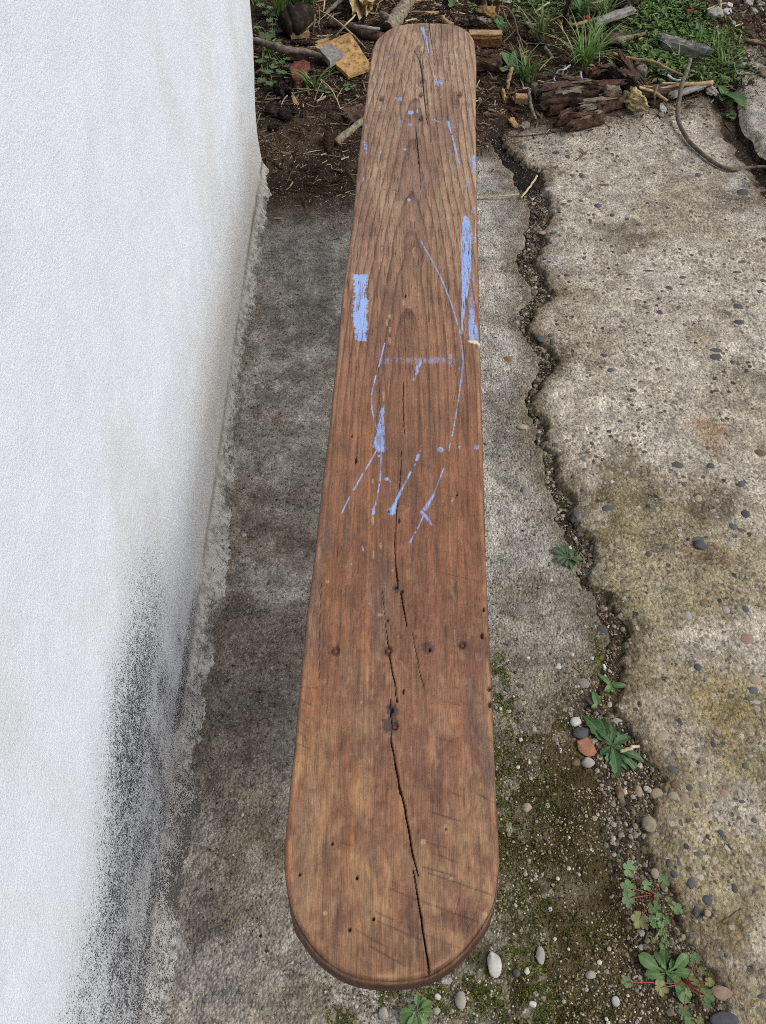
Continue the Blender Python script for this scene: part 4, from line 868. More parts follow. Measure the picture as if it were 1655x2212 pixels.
R1 = [(465,140,50,18),(530,160,36,22),(465,225,40,20),(505,252,55,14),(615,272,36,34),(560,268,36,16),(735,323,75,16),(1240,195,40,18),(1270,265,40,26),(1525,362,80,40),(545,415,40,26),(610,410,28,14),(705,440,50,26),(485,460,26,22),(510,430,40,14),(680,490,30,14),(785,492,34,18),(870,512,30,14),(910,460,24,20),(1230,472,30,16),(985,425,28,14),(935,548,30,12),(460,590,60,14),(850,615,40,20),(635,708,40,16),(627,736,30,22),(525,832,32,16),(985,808,90,12),(1185,845,50,18),(1105,907,50,28),(875,912,36,12),(1185,885,34,12),(970,1015,36,20),(1055,1043,44,26),(1160,1015,40,20),(1500,1010,70,36),(1440,1048,66,26),(1500,1100,70,34),(1470,975,26,20),(1545,970,28,12),(520,1000,44,14),(450,1210,46,44),(380,1205,50,40),(440,1170,40,22),(265,1073,46,24),(735,1285,56,26),(775,1370,56,30),(655,1385,46,12),(515,1270,38,18),(1375,1258,90,26),(1370,1295,80,38),(1465,1325,34,28),(840,1125,50,20),(1210,1183,40,14),(1040,1363,38,20),(1100,1368,30,18),(915,1425,26,16),(945,1435,30,16),(900,1483,36,26),(1370,1488,60,14),(1085,1548,30,18),(1640,630,30,26),(1640,865,46,24),(1620,925,46,20),(1520,755,60,16),(1490,815,60,16),(330,790,60,26),(280,110,50,26)]
R2 = [(900,35,38,28),(880,88,26,20),(930,150,28,18),(830,212,34,20),(462,342,40,24),(670,335,26,20),(1325,362,36,22),(1342,462,50,36),(1150,460,80,40),(1515,565,50,40),(1190,568,34,32),(565,522,26,26),(680,440,20,28),(765,705,85,50),(775,668,30,20),(575,765,52,58),(618,828,56,36),(1470,808,60,50),(1540,735,60,50),(1280,880,90,40),(1090,915,46,26),(990,962,44,36),(1540,1275,46,46),(1270,1600,46,44),(1580,1725,60,30),(1125,1295,20,40),(980,1180,18,20),(1580,140,22,18),(730,1390,80,60)]
R2l = [(590,135,44,22,'tan'),(575,290,46,24,'tan'),(638,215,26,36,'tan'),(1405,430,70,48,'tan'),(1270,645,55,45,'tan'),(1560,685,50,30,'tan'),(1545,1445,100,74,'pink'),(1215,1310,50,55,'pale'),(1450,905,60,34,'pale'),(815,885,44,28,'pale'),(1025,415,30,30,'tan'),(520,720,60,36,'pale'),(780,915,40,40,'tan'),(685,695,60,50,'brownst'),(600,1020,60,36,'lump'),(1430,1275,50,46,'pale'),(1305,1240,60,60,'brownst'),(785,553,26,22,'white'),(1620,390,80,50,'brownst'),(745,1260,44,36,'brownst')]
R3 = [(1585,145,66,56),(1170,320,36,48),(1125,590,60,72),(1260,790,36,40),(1505,862,34,24),(1590,875,40,36),(1395,950,50,60),(1265,1068,56,40),(1110,1120,40,50),(1135,1170,40,60),(1165,1120,28,40),(1160,1090,20,18),(1235,1230,70,76),(1475,1260,44,60),(1325,1325,60,60),(1265,1400,40,80),(1400,1795,34,30),(1430,1645,26,26),(1220,690,50,40),(1520,770,40,24),(1540,570,40,40),(1410,435,40,26)]
R3l = [(1070,400,80,60,'tan'),(1130,735,64,52,'tan'),(1195,755,60,80,'pink'),(1420,725,60,56,'pink'),(1145,675,60,50,'brownst'),(1300,680,60,50,'lump'),(1425,1160,46,34,'tan'),(1300,595,50,60,'tan'),(1080,680,50,50,'tan'),(1340,890,30,40,'brownst'),(1040,730,90,70,'tan'),(1355,165,40,30,'pale'),(1600,205,60,30,'pale'),(1380,370,50,40,'pink'),(1590,80,90,60,'tan'),(1020,795,40,50,'pink'),(970,1040,50,50,'brownst'),(1020,1180,50,60,'tan'),(1150,1510,40,60,'tan'),(1190,1540,36,40,'tan'),(815,315,70,50,'pale'),(1330,80,30,30,'pale')]
for q in R1: pebble(slab, 'r1', *q, prng.choice(['slate']*6+['brownst']))
for q in R2: pebble(slab, 'r2', *q, 'slate')
for q in R3: pebble(slab, 'r3', *q, 'slate')
for q in R2l: pebble(slab, 'r2', *q)
for q in R3l: pebble(slab, 'r3', *q)
n_p = 0
while n_p < 125:
    dx, dy = prng.uniform(1150, 1655), 300+1900*prng.random()**1.25; p = at(dx, dy)
    if p[0] < eR0(p[1])+.03 or p[1] > sb(p[0])-.05 or p[0] > s2x(p[1])-.09 and p[1] > 2.0: continue
    m_ = mpp(dx, dy); w_ = prng.uniform(.005, .013)/m_
    pebble(slab, 'd', dx, dy, w_, w_*slope(dy)*prng.uniform(.55, .95), prng.choice(['slate', 'slate', 'slate', 'tan', 'pale', 'brownst', 'pink', 'tan'])); n_p += 1
# pebbles set in the strip
STR = [('r2', 485, 1590, 34, 34, 'white'), ('r2', 270, 1270, 80, 80, 'lump'), ('r2', 300, 612, 70, 60, 'lump'), ('r2', 280, 600, 40, 40, 'slate'), ('r2', 310, 1548, 22, 18, 'white'), ('r2', 560, 1530, 22, 22, 'white'), ('r2', 670, 1550, 24, 22, 'white'), ('r2', 500, 1290, 24, 20, 'pale'), ('r2', 490, 1165, 44, 26, 'tan'), ('r2', 440, 1110, 20, 20, 'white'), ('r3', 480, 10, 40, 30, 'white'), ('r3', 625, 100, 76, 70, 'lump'), ('r3', 200, 258, 44, 26, 'white'), ('r3', 345, 360, 26, 34, 'pale'), ('r3', 475, 440, 24, 24, 'pale'), ('r3', 490, 478, 24, 30, 'white'), ('r3', 670, 1045, 36, 36, 'white'), ('r3', 795, 1070, 30, 26, 'pale'), ('r3', 435, 1380, 26, 30, 'white'), ('r3', 450, 1240, 24, 20, 'pale'), ('r3', 345, 1335, 30, 36, 'brownst'), ('r3', 350, 1295, 40, 26, 'brownst'), ('r3', 250, 1245, 36, 36, 'brownst'), ('r3', 520, 1545, 30, 34, 'pale'), ('r3', 460, 1545, 26, 24, 'white'), ('r3', 540, 1605, 24, 22, 'white'), ('r3', 685, 868, 30, 26, 'tan'), ('r3', 640, 850, 26, 26, 'pale'), ('r3', 610, 860, 24, 36, 'tan'), ('r3', 415, 790, 36, 40, 'pale'), ('r3', 540, 832, 20, 18, 'white'), ('r3', 760, 985, 36, 30, 'brownst'), ('r3', 880, 1480, 60, 34, 'brownst'), ('r3', 760, 1520, 20, 16, 'white'), ('r3', 700, 1603, 18, 16, 'white'), ('r3', 560, 690, 30, 30, 'pale'), ('r3', 310, 665, 20, 20, 'white'), ('r3', 400, 660, 18, 18, 'white'), ('r3', 350, 1200, 26, 40, 'tan'), ('d', 567, 836, 10, 8, 'white'), ('d', 551, 827, 9, 7, 'white'), ('d', 598, 823, 9, 7, 'white'), ('d', 567, 1027, 7, 6, 'white'), ('d', 578, 880, 6, 4, 'white'), ('d', 528, 1156, 12, 10, 'white'), ('d', 586, 1335, 7, 6, 'white'), ('d', 586, 1443, 5, 5, 'white'), ('d', 520, 1210, 5, 5, 'white'), ('d', 700, 1185, 8, 7, 'slate'), ('d', 590, 1387, 6, 6, 'slate'), ('d', 540, 1160, 8, 6, 'slate'), ('r1', 190, 1310, 60, 40, 'brownst'), ('r1', 105, 1155, 28, 24, 'white'), ('r1', 300, 1315, 50, 26, 'pale'), ('r1', 175, 300, 40, 26, 'lump'), ('r1', 340, 427, 36, 20, 'pale'), ('r1', 350, 615, 40, 36, 'lump'), ('r1', 390, 590, 50, 22, 'tan'), ('r1', 340, 860, 60, 24, 'tan'), ('r1', 375, 1000, 60, 26, 'brownst'), ('r1', 415, 1240, 50, 44, 'tan'), ('r1', 265, 965, 26, 24, 'pale'), ('d', 480, 2040, 10, 8, 'slate'), ('d', 455, 2065, 7, 6, 'slate'), ('d', 520, 1830, 9, 7, 'slate'), ('d', 555, 1990, 8, 8, 'slate'), ('d', 640, 2080, 10, 7, 'slate'), ('d', 480, 1790, 10, 8, 'pale'), ('d', 440, 2160, 9, 9, 'slate')]
for q in STR: pebble(strip, *q)

def loose(name, v, x, y, w_, h_, mk, label, cat='stone', up=.55, seed=None, ang=.25, hz=.6, rz=0, group='loose stones', crumble=0.0):
    if mk == 'lump': crumble = .35
    if v in 'EH' and mk in ('white', 'pale', 'lump'): w_ *= .82; h_ *= .82; ang = .45; crumble = max(crumble, .22)
    p = spot(v, x, y); s = size(v, x, y); a = w_*s/2; b = h_*s/2/max(.45, fore(v, x, y)); c = min(a, b)*hz
    sd = seed if seed is not None else prng.randrange(10**6); vv = stone_v(sd, ang, ICO4 if crumble else ICO3)
    if crumble: vv = vv*(1+crumble*((fbm(vv[:, 0]*3+sd, vv[:, 1]*3+vv[:, 2]*2.3, sd+1, 4)-.5)*2+.35*(vn(vv[:, 0]*9, vv[:, 1]*9+vv[:, 2]*8, sd)-.5)))[:, None]
    vv = vv*np.array([a, b, c]); vv[:, 2] -= vv[:, 2].min()
    o = obj(name, mesh_np(name, vv, (ICO4 if crumble else ICO3)[1]), M[mk], loc=(p[0], p[1], p[2]-c*2*(1-up)*.5)); o.rotation_euler = (0, 0, rz)
    return tag(o, label, cat, group)
LS = [('pebble', 'r3', 115, 1690, 86, 136, 'white', 'large smooth white oval pebble beside the near end of the bench'),
 ('pebble', 'r3', 378, 1640, 54, 92, 'pale', 'pale grey knobbly pebble between the white oval pebble and the near rosette weed'),
 ('pebble', 'r3', 302, 1728, 36, 38, 'white', 'small white pebble next to the dark grey one near the bench end'),
 ('pebble', 'r3', 242, 1742, 46, 46, 'slate', 'dark grey pebble right of the large white oval pebble'),
 ('pebble', 'r3', 335, 1915, 46, 36, 'white', 'bright white chip lying on moss below the dark grey pebble'),
 ('pebble', 'r3', 803, 1900, 48, 54, 'white', 'white flat pebble left of the near rosette weed at the bottom'),
 ('pebble', 'r3', 660, 1752, 60, 52, 'pale', 'rounded pale stone left of the near rosette weed'),
 ('pebble', 'r3', 300, 806, 62, 50, 'tan', 'cream and rust pebble alone on the mossy concrete beside the bench'),
 ('pebble', 'r3', 992, 898, 84, 90, 'tan', 'large round beige pebble at the broken slab edge'),
 ('pebble', 'r3', 822, 722, 56, 84, 'brownst', 'long olive brown pebble just below the big rosette weed'),
 ('pebble', 'r3', 932, 712, 46, 66, 'tan', 'tan upright pebble right of the olive brown one'),
 ('stone', 'r3', 1402, 1852, 140, 78, 'pink', 'pinkish brown rough stone at the slab edge, bottom right'),
 ('stone', 'r3', 1415, 2006, 170, 84, 'slate', 'largest dark slate stone in the bottom right corner'),
 ('stone', 'r3', 645, 552, 78, 60, 'pale', 'pale grey angular stone below the orange brick fragment'),
 ('pebble', 'r3', 577, 550, 60, 42, 'brownst', 'dark brown pebble left of the pale grey angular stone'),
 ('stone', 'r3', 612, 385, 110, 66, 'slate', 'dark flint partly under the orange brick fragment'),
 ('stone', 'r3', 576, 322, 64, 56, 'white', 'cracked white stone above the orange brick fragment'),
 ('pebble', '6', 745, 1590, 72, 80, 'pale', 'creamy white pebble below the near end of the bench'),
 ('pebble', '6', 1240, 1500, 76, 112, 'pale', 'yellowish white pebble right of the little weed under the bench end'),
 ('pebble', '6', 1082, 1570, 58, 46, 'pale', 'light grey pebble touching the little weed under the bench end'),
 ('pebble', '6', 1092, 1480, 46, 40, 'white', 'small white pebble above the light grey one at the bench end'),
 ('pebble', '6', 1150, 1375, 80, 46, 'lump', 'grey mossy pebble half hidden below the bench end'),
 ('pebble', 'r2', 275, 246, 62, 28, 'tan', 'tan elongated pebble lying between bench and crack'),
 ('pebble', 'r2', 1282, 915, 80, 56, 'slate', 'blue grey pebble standing proud on the slab'),
 ('pebble', 'r3', 1320, 1402, 46, 38, 'tan', 'small beige pebble on the slab above the bottom right slate'),
 ('pebble', 'r2', 437, 1020, 30, 26, 'pale', 'small pale pebble left of the small rosette weed'),
 ('pebble', 'r2', 545, 928, 26, 20, 'white', 'tiny white pebble behind the small rosette weed'),
 ('stone', 'E', 1248, 72, 90, 60, 'white', 'white stone, upper of two touching near the top right'),
 ('stone', 'E', 1232, 146, 140, 90, 'white', 'white lumpy stone, lower of two touching near the top right'),
 ('stone', 'E', 1080, 195, 250, 100, 'lump', 'long tan concrete lump right of the red petals'),
 ('stone', 'E', 1512, 135, 105, 75, 'lump', 'squarish grey lump at the far right'),
 ('stone', 'E', 1606, 108, 60, 46, 'pale', 'pale grey stone right of the squarish lump'),
 ('stone', 'E', 1290, 266, 66, 46, 'pale', 'round pale stone below the two white stones'),
 ('stone', 'E', 1132, 316, 76, 30, 'white', 'flat white stone in the earth above the long dark twig'),
 ('stone', 'E', 1246, 460, 60, 26, 'white', 'white pebble just below the long dark twig'),
 ('stone', 'E', 1450, 40, 130, 80, 'lump', 'grey lump at the very top right'),
 ('stone', 'E', 1600, 30, 100, 70, 'lump', 'broken grey lump in the top right corner'),
 ('stone', 'E', 510, 815, 100, 130, 'lump', 'grey speckled round stone beside the cut branch end'),
 ('stone', 'H', 418, 692, 110, 110, 'white', 'white speckled stone right of the yellow crumbly lump'),
 ('stone', 'H', 400, 772, 80, 44, 'tan', 'small tan stone just below the white speckled one'),
 ('stone', 'H', 985, 520, 170, 130, 'lump', 'pinkish grey lump at the end of the flat pale board'),
 ('stone', 'H', 1285, 270, 80, 50, 'white', 'white chip left of the pale slab corner'),
 ('stone', 'C', 372, 20, 130, 80, 'white', 'white lump at the top edge behind the ochre chunk'),
 ('stone', 'H', 1600, 270, 110, 90, 'brownst', 'dark clod on the corner of the pale slab')]
for q in LS: loose(*q)

# ------------------------------------------------------------------ wood scraps, sticks and bark
def chunk_mesh(name, sx, sy, sz, seed, rag=.12, n=(9, 7, 3), taper=0.0, bend=0.0, fl=1.0):
    """rough plate / billet: a box grid whose faces and outline are broken up"""
    nx, ny_, nz = n; vid = {}; V = []; F = []
    def vert(i, j, k):
        if (i, j, k) not in vid: vid[(i, j, k)] = len(V); V.append((i/nx*2-1, j/ny_*2-1, k/nz*2-1))
        return vid[(i, j, k)]
    for i in range(nx):
        for j in range(ny_):
            F.append((vert(i, j, 0), vert(i, j+1, 0), vert(i+1, j+1, 0), vert(i+1, j, 0))); F.append((vert(i, j, nz), vert(i+1, j, nz), vert(i+1, j+1, nz), vert(i, j+1, nz)))
    for i in range(nx):
        for k in range(nz):
            F.append((vert(i, 0, k), vert(i+1, 0, k), vert(i+1, 0, k+1), vert(i, 0, k+1))); F.append((vert(i, ny_, k), vert(i, ny_, k+1), vert(i+1, ny_, k+1), vert(i+1, ny_, k)))
    for j in range(ny_):
        for k in range(nz):
            F.append((vert(0, j, k), vert(0, j, k+1), vert(0, j+1, k+1), vert(0, j+1, k))); F.append((vert(nx, j, k), vert(nx, j+1, k), vert(nx, j+1, k+1), vert(nx, j, k+1)))
    v = np.array(V); x, y, z = v.T
    wob = lambda s_, fx, fy: fbm(x*fx+seed*3.1+z*.6, y*fy+seed*1.7, seed+s_, 3)-.5
    X_ = x*(1+rag*1.2*(vn(y*3+seed, z*1.2, seed+1)-.5)*2)+rag*.4*wob(3, 4, 4)+np.abs(x)**6*np.sign(x)*rag*1.3*(vn(y*7+seed, z*2+seed, seed+9)-.6)
    Y_ = y*(1-taper*x)*(1+rag*(vn(x*3+seed, z*1.2, seed+2)-.5)*2)+bend*x*x
    Z_ = z*(1+rag*1.4*wob(5, 3, 6)*2)*(1-.35*np.abs(y)**3)+fl*rag*2.2*wob(7, 2, 5)+fl*rag*.8*(vn(y*9+seed, x*1.5, seed+4)-.5)
    v = np.stack([X_*sx/2, Y_*sy/2, Z_*sz/2], -1); v[:, 2] -= v[:, 2].min()
    return mesh_np(name, v, np.array(F), None, False)
def plank_dir(v, a, b):
    A, B = spot(v, *a), spot(v, *b); d = B-A; return (A+B)/2, math.hypot(d[0], d[1]), math.atan2(d[1], d[0]), A, B
def chunk(name, v, a, b, wid, thick, mk, label, cat, rag=.12, seed=None, up=0.0, tilt=(0, 0), group='scraps of wood and bark', **kw):
    """a, b: survey points of the two ends; wid in survey units across; thick in m"""
    c, L, an, A, B = plank_dir(v, a, b); s = size(v, (a[0]+b[0])/2, (a[1]+b[1])/2)
    wm = wid*s
    o = obj(name, chunk_mesh(name, L, wm, thick, seed or prng.randrange(9999), rag, **kw), M[mk], loc=(c[0], c[1], c[2]+up)); o.rotation_euler = (tilt[0], tilt[1]-math.atan2(B[2]-A[2], max(L, .01))*.6, an)
    if cat == 'bark' and L > .08:
        for k in range(4):
            f_ = prng.uniform(.45, .8); q = obj('bark_layer', chunk_mesh('bark_layer', L*f_, wm*prng.uniform(.4, .75), .007, prng.randrange(9999), .3, (14, 6, 1)), M[prng.choice(['bark', 'bark', 'greybark', 'redbark', mk])], o)
            q.location = (prng.uniform(-.22, .22)*L, prng.uniform(-.25, .25)*wm, thick*(.75+.16*k)); q.rotation_euler = (prng.uniform(-.15, .15), prng.uniform(-.12, .12), prng.uniform(-.25, .25))
    return tag(o, label, cat, group)
def tube(name, P, R_, seed=0, ns=9, knob=.12, closed=True):
    P = np.array(P, float); n_ = len(P); R_ = np.array(R_, float)
    T = np.gradient(P, axis=0); T /= np.linalg.norm(T, axis=1)[:, None]+1e-9
    up = np.array([0, 0, 1.0]); V = []
    for i in range(n_):
        a = np.cross(T[i], up); 
        if np.linalg.norm(a) < .2: a = np.cross(T[i], [1.0, 0, 0])
        a /= np.linalg.norm(a); b = np.cross(a, T[i])
        for k in range(ns):
            th = 2*math.pi*k/ns; r = R_[i]*(1+knob*2*(float(vn(np.array([i*.6+seed]), np.array([k*.8]), seed)[0])-.5)); V.append(P[i]+r*(math.cos(th)*a+math.sin(th)*b))
    F = []
    for i in range(n_-1):
        for k in range(ns): F.append((i*ns+k, i*ns+(k+1) % ns, (i+1)*ns+(k+1) % ns, (i+1)*ns+k))
    V = np.array(V); tri = []
    if closed:
        V = np.concatenate([V, [P[0], P[-1]]])
        for k in range(ns): tri.append((len(V)-2, (k+1) % ns, k)); tri.append((len(V)-1, (n_-1)*ns+k, (n_-1)*ns+(k+1) % ns))
    fs = [np.array(F)]; 
    if tri: fs.append(np.array(tri))
    return V, fs
def dense(pts, k=6, jit=0.0, seed=0):
    pts = np.array(pts, float); n_ = len(pts); t = np.arange(n_); q = np.linspace(0, n_-1, (n_-1)*k+1)
    if n_ > 2:                              # Catmull-Rom
        out = []
        for u_ in q:
            i = min(int(u_), n_-2); f = u_-i; p0, p1, p2, p3 = pts[max(i-1, 0)], pts[i], pts[i+1], pts[min(i+2, n_-1)]
            out.append(.5*((2*p1)+(-p0+p2)*f+(2*p0-5*p1+4*p2-p3)*f*f+(-p0+3*p1-3*p2+p3)*f**3))
        P = np.array(out)
    else: P = np.stack([np.interp(q, t, pts[:, c]) for c in range(3)], -1)
    if jit:
        r = np.random.default_rng(seed); P[1:-1] += r.normal(0, jit, (len(P)-2, 3))*np.array([1, 1, .4])
    return P
def stick(name, v, pts, rpx, mk, label, cat='stick', ups=None, cut=None, seed=None, group='sticks and twigs', jit=.25, knob=.12, ns=9):
    sd = seed if seed is not None else prng.randrange(9999); rs = rpx if isinstance(rpx, (list, tuple)) else [rpx]*len(pts)
    P = []; R_ = []
    for i, (q, r) in enumerate(zip(pts, rs)):
        rm = max(r*size(v, *q), .0009); up = (ups[i] if ups else 0.0)+rm*.75; P.append(spot(v, *q, up)); R_.append(rm)
    D = dense(P, 6, jit*min(R_), sd); Rd = np.interp(np.linspace(0, len(R_)-1, len(D)), np.arange(len(R_)), R_)
    base_ = P[0]-np.array([0, 0, R_[0]]); V, F = tube(name, D-base_, Rd, sd, ns, knob)
    o = obj(name, mesh_np(name, V, F), M[mk], loc=base_); tag(o, label, cat, group)
    if cut:
        for e, mk2 in cut:
            i = 0 if e == 0 else -1; n_ = D[1]-D[0] if e == 0 else D[-2]-D[-1]; n_ = n_/np.linalg.norm(n_)
            cv, cf = tube('cut_end', np.array([D[i]-n_*.0012-base_, D[i]+n_*.004-base_]), [Rd[i]*.93, Rd[i]*.93], sd, ns, knob)
            obj('cut_end', mesh_np('cut_end', cv, cf), M[mk2], o)
    return o

# -- left of the bench
lo = stick('log', 'A', [(470, 300), (600, 255), (740, 215)], [150, 165, 140], 'dark', 'fat blackened log end lying in the weeds beside the wall', 'log', cut=[(0, 'dark')], jit=.05, knob=.2, ns=14)
chunk('wood_block', 'A', (535, 470), (755, 460), 75, .03, 'tanwood', 'small ribbed pale wood block in front of the blackened log', 'wood scrap', .06)
stick('branch', 'A', [(60, 470), (250, 520), (450, 580), (700, 625), (1000, 690)], [34, 40, 44, 42, 16], 'greybark', 'grey branch reaching from the wall leaves to the plywood', 'branch', ups=[.03, .03, .025, .02, .03], jit=.4)
def board(name, v, quad, thick, mk, label, cat, up=0.0, tilt=0.0, edge_m=None, ups=None):
    P = np.array([spot(v, *q, up+(ups[i] if ups else 0)) for i, q in enumerate(quad)]); c = P.mean(0); c[2] = P[:, 2].min()
    n_ = len(P); sub = []
    for i in range(n_):
        for t in np.linspace(0, 1, 7)[:-1]:
            q = P[i]*(1-t)+P[(i+1) % n_]*t; sub.append(q+np.array([(prng.random()-.5)*.003, (prng.random()-.5)*.004, 0]))
    Q = np.array(sub)-c; m_ = len(Q); r = Q*np.array([.985, .985, 1]); 
    V = np.concatenate([Q-np.array([0, 0, 0]), Q+np.array([0, 0, thick-.002]), r+np.array([0, 0, thick]), [[0, 0, Q[:, 2].mean()+thick]]])
    i = np.arange(m_); j = np.roll(i, -1)
    F4 = np.concatenate([np.stack([i, j, j+m_, i+m_], -1), np.stack([i+m_, j+m_, j+2*m_, i+2*m_], -1)]); F3 = np.stack([i+2*m_, j+2*m_, np.full(m_, 3*m_)], -1)
    o = obj(name, mesh_np(name, V, [F4, F3], None, False), M[mk], loc=c)
    return tag(o, label, cat, 'scraps of wood and bark')
board('plywood_board', 'A', [(1230, 950), (1480, 850), (1482, 770), (1250, 432), (835, 580), (1000, 740)], .012, 'ply', 'yellow ochre plywood offcut lying flat left of the bench', 'board', .012)
board('wood_block', 'A', [(1015, 800), (1170, 700), (1010, 590), (880, 660)], .022, 'greywood', 'grey square wood block resting on the plywood', 'wood scrap', .024)
chunk('wood_chip', 'A', (815, 560), (990, 495), 60, .012, 'tanwood', 'pale pointed splinter behind the plywood', 'wood scrap', .15, taper=.4)
chunk('wood_block', 'A', (520, 720), (760, 740), 120, .04, 'bark', 'dark wood block beneath the grey branch', 'wood scrap', .1)
loose('brick_fragment', 'A', 640, 930, 300, 270, 'brick', 'rounded red brick fragment below the grey branch', 'brick', .6, 77, .7, .55, 0, 'brick fragments', .2)
loose('brick_fragment', 'r3', 640, 457, 116, 128, 'brickorange', 'flat orange brick fragment beside the big rosette weed', 'brick', .9, 78, .9, .3, .5, 'brick fragments', .12)
chunk('split_log', 'A', (1380, -120), (1400, 245), 260, .06, 'palewood', 'pale splintered log end at the top left of the bench', 'log', .22, 31, .01, n=(14, 9, 3))
stick('branch', 'B', [(480, -180), (340, 30), (220, 190), (100, 340)], [80, 80, 84, 78], 'mottled', 'thick mottled branch pointing at the bench from the top', 'branch', cut=[(1, 'dark')], jit=.1, ns=12)
stick('branch_stub', 'B', [(130, 240), (70, 190), (25, 150)], [40, 36, 30], 'mottled', 'short forked stub of the thick mottled branch', 'branch', ups=[.03, .035, .035], cut=[(1, 'tanwood')], jit=.1)
stick('branch', 'A', [(990, 275), (1200, 320), (1430, 400), (1700, 480)], [48, 56, 60, 60], 'bark', 'smooth dark brown branch running under the bench end', 'branch', jit=.05)
stick('stick', 'A', [(1290, 320), (1450, 335), (1600, 355)], [16, 20, 16], 'greywood', 'thin grey slat lying along the dark brown branch', ups=[.05, .05, .04])
stick('stick', 'A', [(1160, -10), (1050, 80), (930, 160)], [20, 26, 18], 'greybark', 'bleached stick left of the pale splintered log', ups=[.02, .02, .01])
stick('straw', 'A', [(1310, 180), (1190, 320), (1075, 435)], 9, 'straw', 'pale straw crossing over the dark brown branch', 'straw', ups=[.08, .07, .03])
stick('straw', 'A', [(880, 130), (1060, 260), (1280, 410)], 9, 'straw', 'long dry stem sloping down to the plywood corner', 'straw', ups=[.03, .05, .04])
stick('straw', 'A', [(945, 0), (930, 80), (915, 155)], 9, 'straw', 'short upright straw above the blackened log', 'straw', ups=[.05, .04, .02])
stick('twig', 'A', [(870, 60), (885, 200), (875, 300), (890, 370)], 8, 'twig', 'thin curling twig right of the blackened log', 'twig', ups=[.05, .04, .03, .02])
stick('twig', 'A', [(830, 180), (815, 330), (780, 450)], 9, 'twig', 'grey twig hanging over the front of the blackened log', 'twig', ups=[.08, .06, .02])
stick('twig', 'A', [(640, 410), (740, 340), (850, 240)], 9, 'twig', 'slanted twig in front of the blackened log', 'twig', ups=[.02, .06, .06])
stick('twig', 'A', [(850, 450), (940, 425), (1040, 415)], 10, 'straw', 'pale twig lying right of the ribbed wood block', 'twig')
stick('twig', 'A', [(1290, 440), (1360, 490), (1430, 570)], [14, 12, 8], 'greywood', 'white broken twig beside the plywood corner', 'twig', ups=[.01, .01, 0])
stick('stick', 'G', [(1170, 860), (1300, 740), (1560, 540), (1900, 330)], [52, 46, 42, 40], 'mottled', 'stick with a frayed ochre end poking out from under the bench', cut=[(0, 'ochre')], jit=.1)
stick('straw', 'G', [(975, 35), (1090, 140), (1170, 270), (1230, 430)], [6, 7, 7, 6], 'straw', 'long white grass stem left of the bench', 'straw', ups=[.06, .05, .03, 0])
chunk('wood_chip', 'G', (570, 190), (655, 350), 44, .006, 'tanwood', 'thin yellow splinter on the earth near the wall', 'wood scrap', .1, taper=-.3)
chunk('wood_chip', 'G', (930, 320), (1040, 265), 36, .005, 'straw', 'flat pale chip below the small grass tuft', 'wood scrap', .2)
chunk('bark_flake', 'G', (320, 480), (620, 560), 200, .02, 'dark', 'black leaf mould clump on the earth by the wall', 'leaf litter', .4, 55, n=(16, 10, 3))
chunk('bark_flake', 'G', (430, 190), (540, 290), 150, .03, 'dark', 'black leaf clump under the geranium by the wall', 'leaf litter', .45, 56, n=(12, 10, 3))
chunk('bark_flake', 'G', (310, 720), (420, 700), 80, .015, 'dark', 'small black clump nearest the wall corner', 'leaf litter', .4, 57)
chunk('wood_chip', 'G', (1290, 600), (1500, 520), 130, .03, 'bark', 'dark earthy clod behind the ochre-ended stick', 'clod', .3, 58)
stick('twig', 'G', [(460, 360), (500, 290), (540, 240)], 8, 'greywood', 'bleached hooked twig on the black clump', 'twig', ups=[.02, .03, .03])
# -- right of the bench
stick('stick', 'B', [(760, 200), (800, 260), (880, 310)], [20, 26, 20], 'tanwood', 'short pale stick touching the far end of the bench', ups=[.01, .02, .02])
chunk('wood_chip', 'B', (430, 40), (620, 10), 50, .012, 'palewood', 'pale chip on the dark earth behind the bench', 'wood scrap', .3)
chunk('wood_chip', 'B', (570, 180), (700, 165), 36, .01, 'palewood', 'small pale curled chip near the bench end', 'wood scrap', .35)
stick('twig', 'B', [(320, 250), (400, 235), (480, 240)], 11, 'straw', 'curled pale twig between branch and bench end', 'twig')
stick('twig', 'B', [(920, 15), (960, 40), (1005, 65)], 12, 'straw', 'short pale twig above the three-leaved seedling', 'twig')
chunk('wood_chunk', 'B', (1220, -60), (1310, 130), 120, .05, 'greybark', 'weathered upright wood chunk at the top above the ochre chunk', 'wood scrap', .25, 61)
loose('rotten_chunk', 'B', 1290, 228, 230, 130, 'ochre', 'ochre rotten wood chunk right of the bench end', 'wood scrap', .8, 62, .4, .6, 0, 'scraps of wood and bark', .5)
chunk('bark_flake', 'B', (1040, 310), (1340, 330), 90, .02, 'greybark', 'grey fibrous bark piece below the ochre chunk', 'bark', .25, 63)
chunk('bark_flake', 'B', (1110, 330), (1320, 440), 90, .02, 'bark', 'brown bark piece crossing the grey one', 'bark', .25, 64, .015)
sl_ = chunk('wood_slice', 'B', (1080, 575), (1450, 575), 130, .045, 'slicebark', 'sawn half-round slice with orange bark right of the bench', 'wood scrap', .07, 65, n=(16, 6, 3))
s3 = chunk_mesh('sawn_face', sl_.dimensions.x*.97, sl_.dimensions.y*.9, .006, 3, .06); f_ = obj('sawn_face', s3, M['tanwood'], sl_); f_.location = (0, .004, .046)
chunk('bark_chunk', 'B', (1120, 860), (1440, 855), 160, .045, 'redbark', 'reddish brown rotten chunk right of the bench', 'bark', .2, 66, n=(14, 8, 4))
stick('stick', 'B', [(1590, 830), (1560, 950), (1535, 1070)], [24, 24, 16], 'tanwood', 'upright grey stick among the grass right of the bench', ups=[.03, .02, .0])
